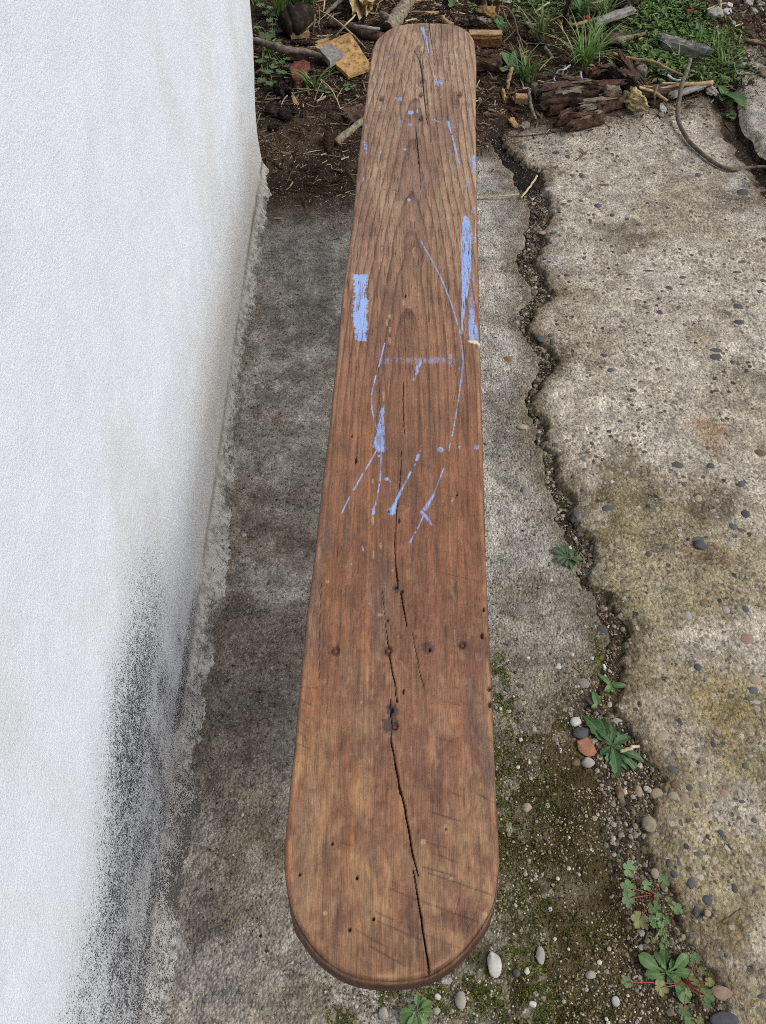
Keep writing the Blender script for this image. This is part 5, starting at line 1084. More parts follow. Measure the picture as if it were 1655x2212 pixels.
stick('twig', 'B', [(1250, 505), (1320, 505), (1375, 490)], 9, 'straw', 'thin pale twig above the sawn slice', 'twig')
stick('twig', 'B', [(1310, 655), (1390, 665), (1470, 685)], 8, 'straw', 'thin pale twig below the sawn slice', 'twig')
stick('twig', 'C', [(290, 70), (380, 90), (460, 200), (490, 340), (530, 410), (610, 475)], 10, 'twig', 'long arching brown twig right of the ochre chunk', 'twig', ups=[.06, .06, .05, .03, .02, .01])
stick('twig', 'C', [(330, 85), (350, 170), (400, 270), (470, 350)], 9, 'twig', 'second brown twig crossing the arching one', 'twig', ups=[.05, .05, .04, .02])
stick('twig', 'C', [(295, 80), (280, 160), (295, 250)], 7, 'twig', 'thin hanging twig nearest the ochre chunk', 'twig', ups=[.06, .05, .03])
stick('twig', 'C', [(520, 400), (540, 490), (575, 600)], 9, 'twig', 'twig trailing down from the arching one', 'twig', ups=[.02, .02, .01])
stick('twig', 'C', [(480, 340), (400, 410), (330, 480)], 8, 'twig', 'twig slanting left from the arching one', 'twig', ups=[.03, .02, .01])
stick('stick', 'C', [(1090, -40), (1060, 110), (1030, 290)], [26, 28, 24], 'bark', 'dark stake leaning in the grass at the top', ups=[.14, .08, .0])
stick('stick', 'C', [(960, 205), (985, 280), (1020, 390)], [12, 16, 10], 'tanwood', 'split pale stick beside the dark stake', ups=[.04, .02, .0])
stick('branch', 'C', [(1170, 480), (1350, 460), (1600, 420), (1720, 390)], [34, 48, 46, 36], 'bark', 'dark round branch beneath the grey split plank', 'branch', cut=[(0, 'bark')], jit=.1)
chunk('split_plank', 'C', (1350, 400), (1760, 265), 110, .022, 'greywood', 'grey weathered split plank on the dark round branch', 'wood scrap', .12, 71, .03, n=(16, 6, 2))
stick('twig', 'C', [(1075, 270), (1160, 265), (1320, 225), (1655, 225)], [12, 20, 18, 12], 'tanwood', 'tan flat stick behind the red petals', 'stick', ups=[.01, .02, .02, .02])
stick('stick', 'C', [(590, 265), (650, 285), (710, 295)], [16, 20, 16], 'greywood', 'short grey stick beside the upper grass tuft', ups=[.01, .01, .01])
stick('stick', 'C', [(580, 240), (620, 170), (690, 125)], [18, 22, 18], 'bark', 'short brown stick above the upper grass tuft', ups=[0, .01, .02])
stick('straw', 'C', [(700, 130), (770, 85), (860, 40)], 8, 'straw', 'white straw pointing to the top above the upper grass tuft', 'straw', ups=[.02, .03, .03])
stick('straw', 'C', [(1320, 38), (1400, 30), (1480, 5)], 8, 'straw', 'white straw at the top edge behind the grass', 'straw', ups=[.02, .02, .02])
stick('stick', 'C', [(430, 610), (560, 680), (690, 735)], [18, 22, 14], 'bark', 'brown stick above the right-hand grass tuft', ups=[.01, .01, .01])
stick('stick', 'C', [(800, 545), (850, 590), (900, 650)], [16, 20, 14], 'greybark', 'short grey brown stick left of the blue-green tuft', ups=[.01, .01, .01])
stick('strand', 'C', [(1100, 735), (1030, 780), (960, 830), (915, 890), (960, 940), (1030, 1000)], [8, 10, 10, 8, 8, 6], 'bluestr', 'pale blue plastic strand curling below the grass', 'strand', ups=[.03, .03, .02, .01, .01, .01])
stick('strand', 'C', [(1210, 830), (1230, 900), (1310, 930), (1400, 1000), (1490, 1090)], [9, 10, 9, 9, 8], 'bluestr', 'pale frayed strand running into the bark pile', 'strand', ups=[.03, .02, .02, .02, .03])
stick('stick', 'E', [(-60, 450), (40, 430), (150, 395), (340, 395)], [22, 34, 26, 18], 'greybark', 'knobbly grey stick below the grey split plank', ups=[.02, .02, .015, .01])
stick('stick', 'E', [(1190, 690), (1300, 702), (1415, 722)], [28, 32, 30], 'greywood', 'sawn grey stick poking out of the weeds at the right', cut=[(1, 'palewood')], jit=.05)
chunk('driftwood', 'E', (500, 570), (960, 685), 105, .045, 'greywood', 'bleached gnarled driftwood piece in the weeds', 'wood scrap', .3, 73, taper=.35, n=(18, 8, 4))
stick('twig', 'E', [(960, 340), (1100, 372), (1330, 430), (1700, 500)], [8, 12, 14, 13], 'bark', 'long dark twig running to the right edge', 'twig', ups=[.01, .01, .01, .01])
stick('twig', 'E', [(690, 10), (780, 110), (880, 190)], [10, 12, 8], 'bark', 'dark twig above the red petals', 'twig', ups=[.02, .02, .01])
stick('twig', 'E', [(760, 60), (950, 100), (1100, 105), (1160, 95)], 9, 'bark', 'dark bent twig left of the two white stones', 'twig', ups=[.02, .02, .02, .01])
stick('twig', 'E', [(1020, 75), (1120, 55), (1220, 30)], 7, 'straw', 'thin pale twig above the two white stones', 'twig', ups=[.03, .03, .02])
stick('stick', 'E', [(1155, -30), (1150, 60), (1145, 150)], 17, 'straw', 'upright white stick left of the two white stones', ups=[.06, .03, 0])
chunk('wood_chip', 'E', (350, 260), (470, 330), 44, .012, 'redbark', 'reddish bark strip in the weeds', 'bark', .2, 74)
chunk('wood_chip', 'E', (190, 0), (240, 90), 70, .04, 'tanwood', 'pale upright chunk at the top among the weeds', 'wood scrap', .2, 75)
stick('log', 'E', [(60, -40), (80, 30), (70, 90)], [70, 80, 60], 'dark', 'dark stump at the top edge among the weeds', 'log', knob=.25)
chunk('litter_scrap', 'E', (380, 75), (460, 105), 44, .012, 'whitelit', 'bright white scrap of litter in the weeds', 'litter', .25, 76, group='litter')
# bark pile
chunk('bark_slab', 'F', (370, 390), (1130, 380), 160, .05, 'bark', 'largest layered brown bark slab in the heap', 'bark', .22, 81, n=(24, 10, 5))
chunk('bark_slab', 'F', (370, 520), (760, 520), 150, .06, 'bark', 'thick broken bark lump at the left of the heap', 'bark', .3, 82, n=(16, 9, 5))
chunk('bark_slab', 'F', (520, 690), (760, 570), 70, .03, 'bark', 'dark bark strip at the front left of the heap', 'bark', .2, 83)
chunk('bark_slab', 'F', (640, 735), (1020, 650), 85, .035, 'redbark', 'reddish bark strip lying foremost on the slab', 'bark', .18, 84, n=(16, 6, 4))
chunk('bark_slab', 'F', (780, 620), (1130, 500), 90, .02, 'greybark', 'grey brown bark plate on top of the foremost strip', 'bark', .15, 85, .03, n=(16, 7, 2))
chunk('bark_slab', 'F', (940, 560), (1200, 480), 120, .045, 'bark', 'bark block next to the yellow crumbly lump', 'bark', .22, 86)
chunk('bark_slab', 'F', (1020, 430), (1180, 450), 90, .02, 'greybark', 'small flat bark plate leaning on the largest slab', 'bark', .2, 87, .04)
chunk('bark_slab', 'F', (450, 560), (590, 570), 60, .03, 'redbark', 'rusty red bark bit under the thick lump', 'bark', .2, 88)
chunk('bark_flake', 'F', (890, 180), (1130, 130), 90, .03, 'redbark', 'reddish crumbling bark behind the heap', 'bark', .3, 89)
chunk('bark_flake', 'F', (1120, 230), (1320, 370), 150, .045, 'dark', 'black rotted clump behind the yellow crumbly lump', 'bark', .35, 90, n=(14, 10, 4))
chunk('bark_strip', 'E', (60, 690), (250, 1080), 110, .022, 'bark', 'long twisted bark strip left of the cut branch end', 'bark', .2, 91, .01, n=(20, 5, 2))
chunk('bark_flake', 'F', (280, 300), (340, 380), 66, .03, 'greybark', 'upright brown chip behind the small square one', 'wood scrap', .15, 92)
chunk('wood_chip', 'F', (80, 440), (215, 440), 100, .03, 'tanwood', 'small square wood chip at the left of the heap', 'wood scrap', .1, 93)
stick('stick', 'F', [(235, 280), (250, 400), (270, 490), (310, 595)], [14, 18, 18, 16], 'greybark', 'thin knotted stick standing left of the heap', ups=[.05, .03, .02, 0])
stick('stick', 'F', [(310, 500), (380, 575)], [14, 12], 'greybark', 'short stick beside the thin knotted one')
chunk('wood_splinter', 'B', (1480, 1130), (1500, 1260), 40, .02, 'tanwood', 'narrow upright slat at the slab corner', 'wood scrap', .1, 94)
chunk('wood_chip', 'F', (150, 720), (220, 660), 70, .012, 'greybark', 'brown chip on the slab edge left of the heap', 'wood scrap', .2, 95)
chunk('wood_chip', 'F', (30, 660), (100, 700), 70, .01, 'tanwood', 'tan chip near the bench at the slab edge', 'wood scrap', .25, 96)
stick('twig', 'F', [(-80, 760), (100, 780), (320, 765), (530, 735)], 6, 'bark', 'thin dark twig across the slab corner', 'twig')
chunk('wood_chip', 'B', (1560, 1320), (1640, 1470), 30, .01, 'redbark', 'reddish splinter on the black earth by the bench', 'wood scrap', .2, 97)
loose('foam_lump', 'F', 1345, 490, 230, 190, 'foam', 'yellow crumbly lump at the right of the bark heap', 'foam', .9, 98, .6, .75, .3, 'litter', .55)
stick('stick', 'E', [(245, 930), (500, 930), (720, 935), (1070, 915)], [16, 18, 18, 24], 'palewood', 'peeled tan cane lying across in front of the weeds', 'stick', ups=[.02, .02, .02, .02])
stick('straw', 'E', [(520, 905), (700, 908), (880, 920)], 9, 'straw', 'thin white straw along the peeled cane', 'straw', ups=[.03, .03, .02])
stick('straw', 'E', [(575, 838), (650, 860), (740, 880)], [12, 12, 10], 'whitelit', 'white peeled stick above the peeled cane', 'straw', ups=[.02, .02, .02])
stick('stick', 'E', [(-20, 585), (180, 640), (400, 705), (560, 765), (740, 815)], [14, 16, 15, 13, 10], 'tanwood', 'long tan stem sloping down under the grey rod', 'stick', ups=[.03, .03, .03, .03, .02])
stick('stick', 'E', [(265, 960), (420, 1020), (580, 1100)], [15, 16, 14], 'palewood', 'split cane slanting below the peeled one', 'stick', ups=[.03, .025, .02])
stick('twig', 'E', [(470, 945), (440, 1030), (440, 1120)], [12, 12, 10], 'twig', 'bent twig over the dark flat board', 'twig', ups=[.04, .035, .01])
board('flat_board', 'E', [(280, 1110), (700, 1040), (690, 960), (600, 935), (270, 990)], .014, 'bark', 'dark grained flat board under the canes', 'board', .008)
chunk('flat_board', 'E', (580, 1110), (960, 985), 80, .014, 'greywood', 'pale grey split board crossing under the grey rod', 'board', .14, 99, .012, n=(16, 5, 2), taper=.2)
stick('branch_end', 'E', [(290, 830), (285, 785), (280, 745)], [68, 70, 60], 'greybark', 'round cut branch end with a cracked face', 'branch', ups=[-.01, -.01, -.015], cut=[(0, 'greybark')], knob=.06, ns=14)
stick('rod', 'H', [(745, 118), (715, 230), (650, 400), (625, 560), (600, 720), (630, 880), (740, 1070), (860, 1190), (1010, 1310), (1160, 1390), (1290, 1408), (1460, 1385), (1700, 1375), (1900, 1380)], [24, 25, 26, 26, 25, 24, 24, 24, 23, 23, 22, 20, 18, 17], 'wand', 'long curved grey rod bending across the slab to the right edge', 'rod', ups=[.05, .05, .05, .04, .025, .012, .006, .004, .004, .004, .003, .006, .02, .02], jit=.06, knob=.07)
stick('twig', 'H', [(1150, 840), (1200, 910), (1255, 975)], 8, 'bark', 'thin black twig in the gap before the pale slab', 'twig')
stick('twig', 'H', [(1100, 490), (1140, 475), (1190, 460)], 12, 'twig', 'stubby twig left of the pale slab', 'twig')
stick('straw', 'r1', [(25, 402), (130, 386), (258, 377)], 5, 'straw', 'thin dry stem lying across the crack beside the bench', 'straw', ups=[.0, .01, .01])
stick('straw', 'r1', [(268, 394), (312, 340), (360, 270)], 6, 'straw', 'pale straw on the black earth patch', 'straw', ups=[.005, .008, .008])
stick('twig', 'r3', [(830, 487), (890, 465), (942, 447)], [10, 11, 8], 'straw', 'pale broken twig lying on the big rosette weed', 'twig', ups=[.012, .015, .012])
stick('twig', 'r3', [(1408, 1452), (1450, 1425), (1508, 1382)], 6, 'twig', 'thin dry twig on the slab at the lower right', 'twig')
stick('straw', 'r3', [(735, -5), (745, 25)], 9, 'whitelit', 'tiny white straw in the crack above the two-leaved weed', 'straw')
for k, (v, x, y, lab) in enumerate([('C', 1285, 250, 'red petal scrap beside the tan flat stick'), ('E', 792, 200, 'red petals in the weeds left of the tan lump')]):
    chunk('petal', v, (x-25, y), (x+25, y+6), 46, .006, 'redbit', lab, 'petal', .4, 110+k, .02, group='litter')
# pine cones
def cone(v, x, y, w_, h_, label, rz=0.0, lay=1.2):
    p = spot(v, x, y); s = size(v, x, y); R_ = w_*s/2; L = h_*s/fore(v, x, y)
    root = thing('pine_cone', label, 'pine cone', p, rz, 'pine cones'); 
    cv, cf = tube('core', np.array([[0, -L*.5+L*t, R_*.9] for t in np.linspace(0, 1, 9)]), [R_*.75*math.sin(math.pi*(.12+.8*t))**.7 for t in np.linspace(0, 1, 9)], 3, 8, .05)
    core_o = obj('core', mesh_np('core', cv, cf), M['cone'], root)
    V = []; F = []
    for k in range(70):
        t = k/70; th = k*2.399; rad = R_*(math.sin(math.pi*(.1+.82*t))**.7); c = np.array([math.cos(th)*rad*.72, -L*.5+L*t, R_*.9+math.sin(th)*rad*.72]); o_ = np.array([math.cos(th), .55, math.sin(th)]); o_ /= np.linalg.norm(o_)
        tn = np.array([-math.sin(th), 0, math.cos(th)]); nn = np.cross(o_, tn); a = rad*.42+.0012; b0 = len(V)
        V += [c-tn*a*.5, c+tn*a*.5, c+o_*a*1.0+tn*a*.75, c+o_*a*1.35, c+o_*a*1.0-tn*a*.75, c+o_*a*.7+nn*a*.25, c+o_*a*.7-nn*a*.25]
        F += [(b0, b0+1, b0+5), (b0+1, b0+2, b0+5), (b0+2, b0+3, b0+5), (b0+3, b0+4, b0+5), (b0+4, b0, b0+5), (b0+1, b0, b0+6), (b0+2, b0+1, b0+6), (b0+3, b0+2, b0+6), (b0+4, b0+3, b0+6), (b0, b0+4, b0+6)]
    obj('scales', mesh_np('scales', np.array(V), np.array(F), None, False), M['cone'], core_o)
cone('G', 1070, 900, 120, 215, 'dark pine cone on the earth left of the bench', .1)
cone('A', 700, 545, 60, 130, 'brown pine cone behind the grey branch by the plywood', 1.45)
cone('C', 690, 515, 90, 130, 'brown pine cone left of the blue-green grass tuft', 1.0)

# ------------------------------------------------------------------ plants
lrng = np.random.default_rng(11)
def leaf_mesh(L, w_, shape='lance', seed=0, droop=.25, fold=.25, n=10, m=3):
    """leaf along +Y from the origin, arching up and over"""
    r = np.random.default_rng(seed); V = []; A = []; nc_ = 2*m+1
    ts = np.linspace(0, 1, n+1)
    for i, t in enumerate(ts):
        if shape == 'lance': hw = w_/2*(math.sin(math.pi*min(1, t**.75))**.8 if t < 1 else 0)*(.35+.65*min(1, t*2.2))
        elif shape == 'ovate': hw = w_/2*(math.sin(math.pi*t**.8)**.6 if 0 < t < 1 else 0)
        elif shape == 'spoon': hw = w_/2*(.16 if t < .35 else (.16+.84*math.sin(math.pi*min(1, (t-.35)/.65*.92+.0))**.6)) if t < 1 else 0
        else: hw = w_/2*(1-t)**.6
        if shape == 'lance' and 0 < i < n: hw *= 1+.16*(1 if i % 2 else -1)
        zc = L*(.35*t-droop*1.6*t*t); yc_ = L*t*(1-.12*droop*t)
        for k in range(-m, m+1):
            f = k/m; V.append((hw*f+.02*L*math.sin(t*5+seed), yc_, zc+abs(f)*hw*fold+.04*hw*math.sin(9*t+f*4+seed))); A.append((abs(f), t, r.random()*.2+(seed % 7)/8))
    return mesh_np('leaf', np.array(V), grid_faces(n+1, nc_), {'Col': np.array(A)})
def lobed_mesh(R_, seed=0, lobes=5, notch=.38, cup=.18):
    r = np.random.default_rng(seed); N = 60; V = [(0, 0, 0)]; A = [(0, 0, r.random())]
    for ring in (.35, .7, 1.0):
        for i in range(N):
            th = -math.pi*.5+math.radians(14)+(2*math.pi-math.radians(28))*i/(N-1)
            lob = abs(math.sin((th+math.pi/2)/2*lobes)); sub = abs(math.sin((th+math.pi/2)/2*lobes*3))
            rad = R_*ring*(1-ring*notch*(1-lob**.55)-ring*.08*(1-sub))*(.92+.08*math.sin(th*2+seed))
            V.append((rad*math.cos(th), rad*math.sin(th)+.0, cup*R_*ring**2*(.4+.5*math.sin(th*3+seed)*.5)-.05*R_*ring)); A.append((1-lob**.4*.9 if ring < 1 else .9, ring, .3+.3*r.random()))
    F3 = [(0, 1+i, 2+i) for i in range(N-1)]; F4 = []
    for k in range(2):
        a = 1+k*N; F4 += [(a+i, a+N+i, a+N+i+1, a+i+1) for i in range(N-1)]
    return mesh_np('leaf', np.array(V), [np.array(F3), np.array(F4)], {'Col': np.array(A)})
def put_leaf(root, me, mk, loc, yaw, pitch=0, roll=0, sc_=1):
    if not me.materials: me.materials.append(M[mk])
    o = bpy.data.objects.new('leaf', me); col.objects.link(o); o.parent = root
    o.rotation_mode = 'XYZ'; o.matrix_local = Matrix.Translation(loc) @ Matrix.Rotation(yaw, 4, 'Z') @ Matrix.Rotation(pitch, 4, 'X') @ Matrix.Rotation(roll, 4, 'Y') @ Matrix.Scale(sc_, 4)
    return o
def rosette(v, x, y, leaves, mk, label, wr=.3, shape='lance', droop=.22, alt=None, name='weed', lift=.25):
    """leaves: list of (dx, dy) tips in survey units from the centre"""
    p = spot(v, x, y); s = size(v, x, y); f = fore(v, x, y); root = thing(name, label, 'weed', p, 0, 'weeds in the cracks')
    for i, q in enumerate(leaves):
        dx, dy = q[0]*s, -q[1]*s/f; L = math.hypot(dx, dy)*1.06; yaw = math.atan2(-dx, dy); w_ = L*(q[2] if len(q) > 2 else wr)
        put_leaf(root, leaf_mesh(L, w_, shape, int(lrng.integers(999)), droop*(.8+.4*lrng.random()), .25), (q[3] if len(q) > 3 else mk), (0, 0, .004+.002*(i % 3)), yaw, lrng.normal(0, .08), lrng.normal(0, .15))
    return root
def geranium(v, x, y, leaves, label, stem='stem', name='geranium'):
    """leaves: (lx, ly, diameter, material) absolute survey coordinates"""
    p = spot(v, x, y); root = thing(name, label, 'weed', p, 0, 'weeds in the cracks')
    for i, (lx, ly, d, mk) in enumerate(leaves):
        h = .018+.012*lrng.random(); q = spot(v, lx, ly, h)-p; R_ = d*size(v, lx, ly)/2*1.08
        yaw = math.atan2(-q[0], q[1])+lrng.normal(0, .3)
        cv, cf = tube('stem', dense([(0, 0, .003), (q[0]*.5, q[1]*.5, q[2]*.75), q], 4), [.0009]*9, i, 6, .05)
        st_o = obj('stem', mesh_np('stem', cv, cf), M[stem], root)
        put_leaf(st_o, lobed_mesh(R_, int(lrng.integers(999)), 5 if d > 40 else 5), mk, q, yaw, lrng.normal(.1, .12), lrng.normal(0, .12))
    return root
rosette('r2', 528, 992, [(-72, -52), (-25, -66), (10, -62), (50, -50), (82, 12), (58, 28), (20, 60), (-10, 48), (-68, 28), (-72, 2), (-38, 36), (38, -20), (48, 36)], 'leaf_dark', 'small green rosette weed in the crack halfway along the bench', .34, 'spoon')
rosette('r3', 775, 122, [(-62, -66, .32), (88, 0, .36), (-46, 34, .6), (10, 44, .4), (24, -20, .5)], 'leaf_mid', 'two-leaved pale green weed above the big rosette', .35, 'ovate')
rosette('r3', 695, 235, [(-60, -50, .45, 'leaf_pur'), (-5, -80, .5, 'leaf_mid'), (-36, 12, .7, 'leaf_mid'), (22, 40, .5, 'leaf_pur'), (12, -26, .5, 'leaf_pur')], 'leaf_pur', 'purple tinged seedling above the big rosette', .45, 'ovate')
rosette('r3', 775, 462, [(-140, -180), (-50, -205, .28), (-80, -110), (95, -95, .42), (120, -60, .4), (190, 90, .22), (150, 140, .22), (75, 130, .28), (15, 175, .34), (-45, 140, .34), (-78, 60, .4), (-60, -40), (60, 20, .4), (-10, 60, .4), (110, 40, .35), (30, -150, .3)], 'leaf_dark', 'big toothed dark green rosette weed in the crack', .28, 'lance', .3)
geranium('r3', 1012, 1300, [(882, 1152, 90, 'leaf_ger'), (878, 1258, 92, 'leaf_ger'), (876, 1320, 88, 'leaf_ger'), (940, 1440, 104, 'leaf_yel'), (1024, 1370, 78, 'leaf_ger'), (1075, 1216, 72, 'leaf_ger'), (1150, 1372, 76, 'leaf_ger'), (980, 1242, 60, 'leaf_ger'), (1042, 1300, 40, 'leaf_ger'), (1100, 1322, 34, 'leaf_mid')], 'red stemmed geranium seedling with lobed leaves at the slab edge')
geranium('r3', 1052, 1455, [(1010, 1430, 42, 'leaf_mid'), (1050, 1415, 40, 'leaf_mid'), (1090, 1440, 44, 'leaf_mid'), (1020, 1465, 44, 'leaf_mid'), (1060, 1465, 44, 'leaf_mid'), (1080, 1500, 36, 'leaf_mid'), (1060, 1510, 32, 'leaf_mid'), (1078, 1550, 34, 'leaf_mid'), (1100, 1575, 30, 'leaf_mid'), (1022, 1555, 30, 'leaf_mid'), (1065, 1590, 28, 'leaf_mid')], 'cluster of tiny round leaves below the red stemmed geranium', 'gstem', 'small_weed')
rosette('r3', 1085, 1738, [(-150, -78, .42), (-120, 8, .42), (-45, -100, .40), (20, -125, .42), (60, -60, .5), (135, -80, .36), (150, 10, .36), (70, 40, .45), (100, 140, .46), (-60, 50, .5), (10, 60, .55), (-20, -50, .5), (-90, -40, .4)], 'leaf_mid', 'broad leaved rosette weed at the bottom right', .40, 'spoon', .22)
geranium('r3', 1192, 1802, [(1060, 1822, 84, 'leaf_yel'), (1322, 1868, 84, 'leaf_ger'), (1255, 1655, 64, 'leaf_ger'), (1290, 1728, 46, 'leaf_ger'), (1250, 1786, 50, 'leaf_yel'), (1335, 1790, 54, 'leaf_yel'), (1280, 1800, 46, 'leaf_yel'), (1215, 1852, 48, 'leaf_ger'), (1192, 1956, 76, 'leaf_ger'), (868, 1790, 66, 'leaf_ger'), (1320, 1910, 60, 'leaf_ger'), (1150, 1772, 40, 'leaf_mid')], 'yellowing geranium seedling among the broad leaves at the bottom right')
geranium('r3', 1240, 2012, [(1222, 2016, 60, 'leaf_mid'), (1280, 2010, 50, 'leaf_yel'), (1200, 2040, 50, 'leaf_ger')], 'pale seedling cut off by the bottom edge at the right', 'gstem', 'small_weed')
rosette('6', 960, 1575, [(-110, 60), (-60, -30), (0, -90), (60, -70), (100, 0), (60, 60), (0, 85), (-60, 80), (-110, 10), (30, -20, .5), (-30, 20, .5), (90, -50)], 'leaf_mid', 'little leafy weed just below the near end of the bench', .42, 'spoon', .15)
geranium('A', 240, 560, [(250, 440, 230, 'leaf_ger'), (300, 700, 160, 'leaf_ger'), (190, 740, 150, 'leaf_ger'), (420, 590, 120, 'leaf_ger'), (575, 590, 120, 'leaf_mid'), (495, 700, 110, 'leaf_ger'), (410, 750, 140, 'leaf_mid'), (500, 790, 110, 'leaf_ger'), (430, 870, 150, 'leaf_ger'), (265, 860, 170, 'leaf_ger'), (180, 840, 120, 'leaf_mid'), (190, 960, 130, 'leaf_ger'), (320, 1000, 130, 'leaf_ger'), (340, 800, 130, 'leaf_ger'), (140, 320, 100, 'leaf_ger'), (150, 480, 110, 'leaf_mid'), (180, 380, 90, 'leaf_yel'), (400, 490, 80, 'leaf_ger'), (230, 980, 110, 'leaf_ger')], 'leafy geranium growing against the far wall corner', 'gstem')
geranium('A', 330, 200, [(240, 150, 120, 'leaf_ger'), (400, 235, 130, 'leaf_ger'), (285, 245, 100, 'leaf_ger'), (350, 120, 110, 'leaf_mid'), (400, 350, 130, 'leaf_ger'), (325, 335, 90, 'leaf_mid'), (490, 80, 110, 'leaf_ger'), (320, 380, 80, 'leaf_ger'), (180, 60, 110, 'leaf_mid'), (290, 90, 90, 'leaf_ger')], 'upper geranium between the wall and the blackened log', 'gstem')
geranium('G', 1330, 140, [(1310, 100, 105, 'leaf_mid'), (1398, 108, 85, 'leaf_mid'), (1310, 170, 70, 'leaf_ger')], 'pair of clover-like leaves below the plywood', 'gstem', 'small_weed')
geranium('G', 960, 170, [(985, 165, 90, 'leaf_mid'), (1065, 212, 70, 'leaf_mid'), (1150, 148, 64, 'leaf_mid'), (630, 185, 40, 'leaf_mid')], 'three little round leaves at the foot of the small grass tuft', 'gstem', 'small_weed')
rosette('B', 880, 100, [(5, -70, .5), (70, 12, .5), (-40, 40, .6)], 'leaf_mid', 'three-leaved seedling on the dark earth behind the bench', .5, 'ovate', .1)
geranium('B', 1160, 100, [(1100, 70, 60, 'leaf_ger'), (1150, 60, 60, 'leaf_ger'), (1180, 95, 56, 'leaf_ger'), (1120, 110, 50, 'leaf_ger'), (1210, 120, 50, 'leaf_ger'), (1095, 150, 50, 'leaf_ger'), (1235, 95, 40, 'leaf_ger'), (1080, 35, 44, 'leaf_ger')], 'small clump of round leaves left of the ochre chunk', 'gstem', 'small_weed')
rosette('C', 430, 800, [(-100, -110, .6), (20, -90, .5), (60, -100, .35), (150, 20, .5), (90, 0, .4), (-90, 20, .6), (-110, 90, .7), (120, 80, .4)], 'leaf_ger', 'broad leaved weed right of the bench beside the red chunk', .5, 'ovate', .1)
rosette('C', 310, 300, [(-60, -60, .6), (-20, 20, .6), (60, 60, .4), (80, -10, .5), (-30, 80, .4)], 'leaf_ger', 'small weed between the arching twigs', .5, 'ovate', .1)
wd = [('E', 470, 420, 5, 'bushy low weed in front of the grey split plank'), ('E', 560, 400, 6, 'upright broad-leaved weed in the middle of the weed patch'), ('E', 640, 490, 5, 'weed left of the bleached driftwood top'), ('E', 700, 230, 6, 'weed around the red petals'), ('E', 620, 110, 6, 'weed at the top of the weed patch'), ('E', 520, 240, 6, 'weed just right of the plank end'), ('E', 900, 400, 6, 'weed below the tan lump'), ('E', 980, 480, 5, 'outermost weed towards the long dark twig'), ('E', 780, 320, 6, 'weed in the middle under the tan lump'), ('E', 290, 610, 5, 'weed above the cut branch end'), ('E', 430, 690, 4, 'small weed above the grey speckled stone'), ('E', 640, 720, 5, 'yellow green weed under the driftwood'), ('E', 1050, 780, 4, 'two-leaved weed left of the sawn stick'), ('E', 960, 840, 4, 'round leaved weed above the peeled cane end'), ('E', 1100, 570, 5, 'weed at the right rim of the weed patch'), ('E', 420, 60, 5, 'weed beside the white scrap'), ('E', 860, 690, 5, 'weed behind the grey rod top'), ('E', 540, 20, 5, 'weed cut by the top edge'), ('C', 1160, 130, 5, 'weed behind the dark stake'), ('C', 690, 70, 3, 'pale weed at the top right of the arching twig')]
for v, x, y, n_, lab in wd:
    L_ = []
    for k in range(n_*2+6):
        an = 2.399*k+x; r_ = prng.uniform(46, 108); L_.append((math.cos(an)*r_, math.sin(an)*r_*.5-16, prng.uniform(.28, .5), prng.choice(['leaf_mid', 'leaf_ger', 'leaf_dark', 'leaf_dark', 'grass'])))
    rosette(v, x, y, L_, prng.choice(['leaf_mid', 'leaf_ger', 'leaf_dark', 'leaf_mid']), lab, .45, 'ovate', .06)
rosette('H', 1130, 590, [(-20, -70, .5), (20, -50, .5), (-70, 60, .5), (10, 110, .6), (90, 80, .6), (150, 130, .4), (60, -20, .5), (-90, 100, .4), (80, 160, .5)], 'leaf_mid', 'leafy weed in the gap beside the pale slab, upper part', .5, 'ovate', .1)
rosette('H', 1220, 780, [(-70, 40, .5), (10, 60, .6), (80, 10, .5), (80, -40, .5), (-40, -10, .5), (40, 40, .5)], 'leaf_ger', 'leafy weed in the gap beside the pale slab, lower part', .5, 'ovate', .1)
def tuft(v, x, y, n_, h, spread, label, mk='grass', name='grass_tuft'):
    p = spot(v, x, y); V = []; F = []; A = []
    for k in range(n_):
        an = lrng.uniform(0, 2*math.pi); L = h*lrng.uniform(.5, 1.15); lean = spread*lrng.uniform(.3, 1.2); w_ = lrng.uniform(.0018, .0040); o_ = np.array([lrng.normal(0, .012), lrng.normal(0, .012), 0]); d = np.array([math.cos(an), math.sin(an), 0]); sd = np.array([-d[1], d[0], 0]); b0 = len(V); rb = lrng.random()
        for t in np.linspace(0, 1, 6):
            c = o_+d*L*lean*t**1.4+np.array([0, 0, L*(t-.55*lean*t*t)]); ww = w_*(1-t)**.6+.0002
            V += [c-sd*ww, c+sd*ww]; A += [(.5, t, rb), (.5, t, rb)]
        for i in range(5): a = b0+2*i; F.append((a, a+1, a+3, a+2))
    o = obj(name, mesh_np(name, np.array(V), np.array(F), {'Col': np.array(A)}), M[mk], loc=p); return tag(o, label, 'grass', 'grass tufts')
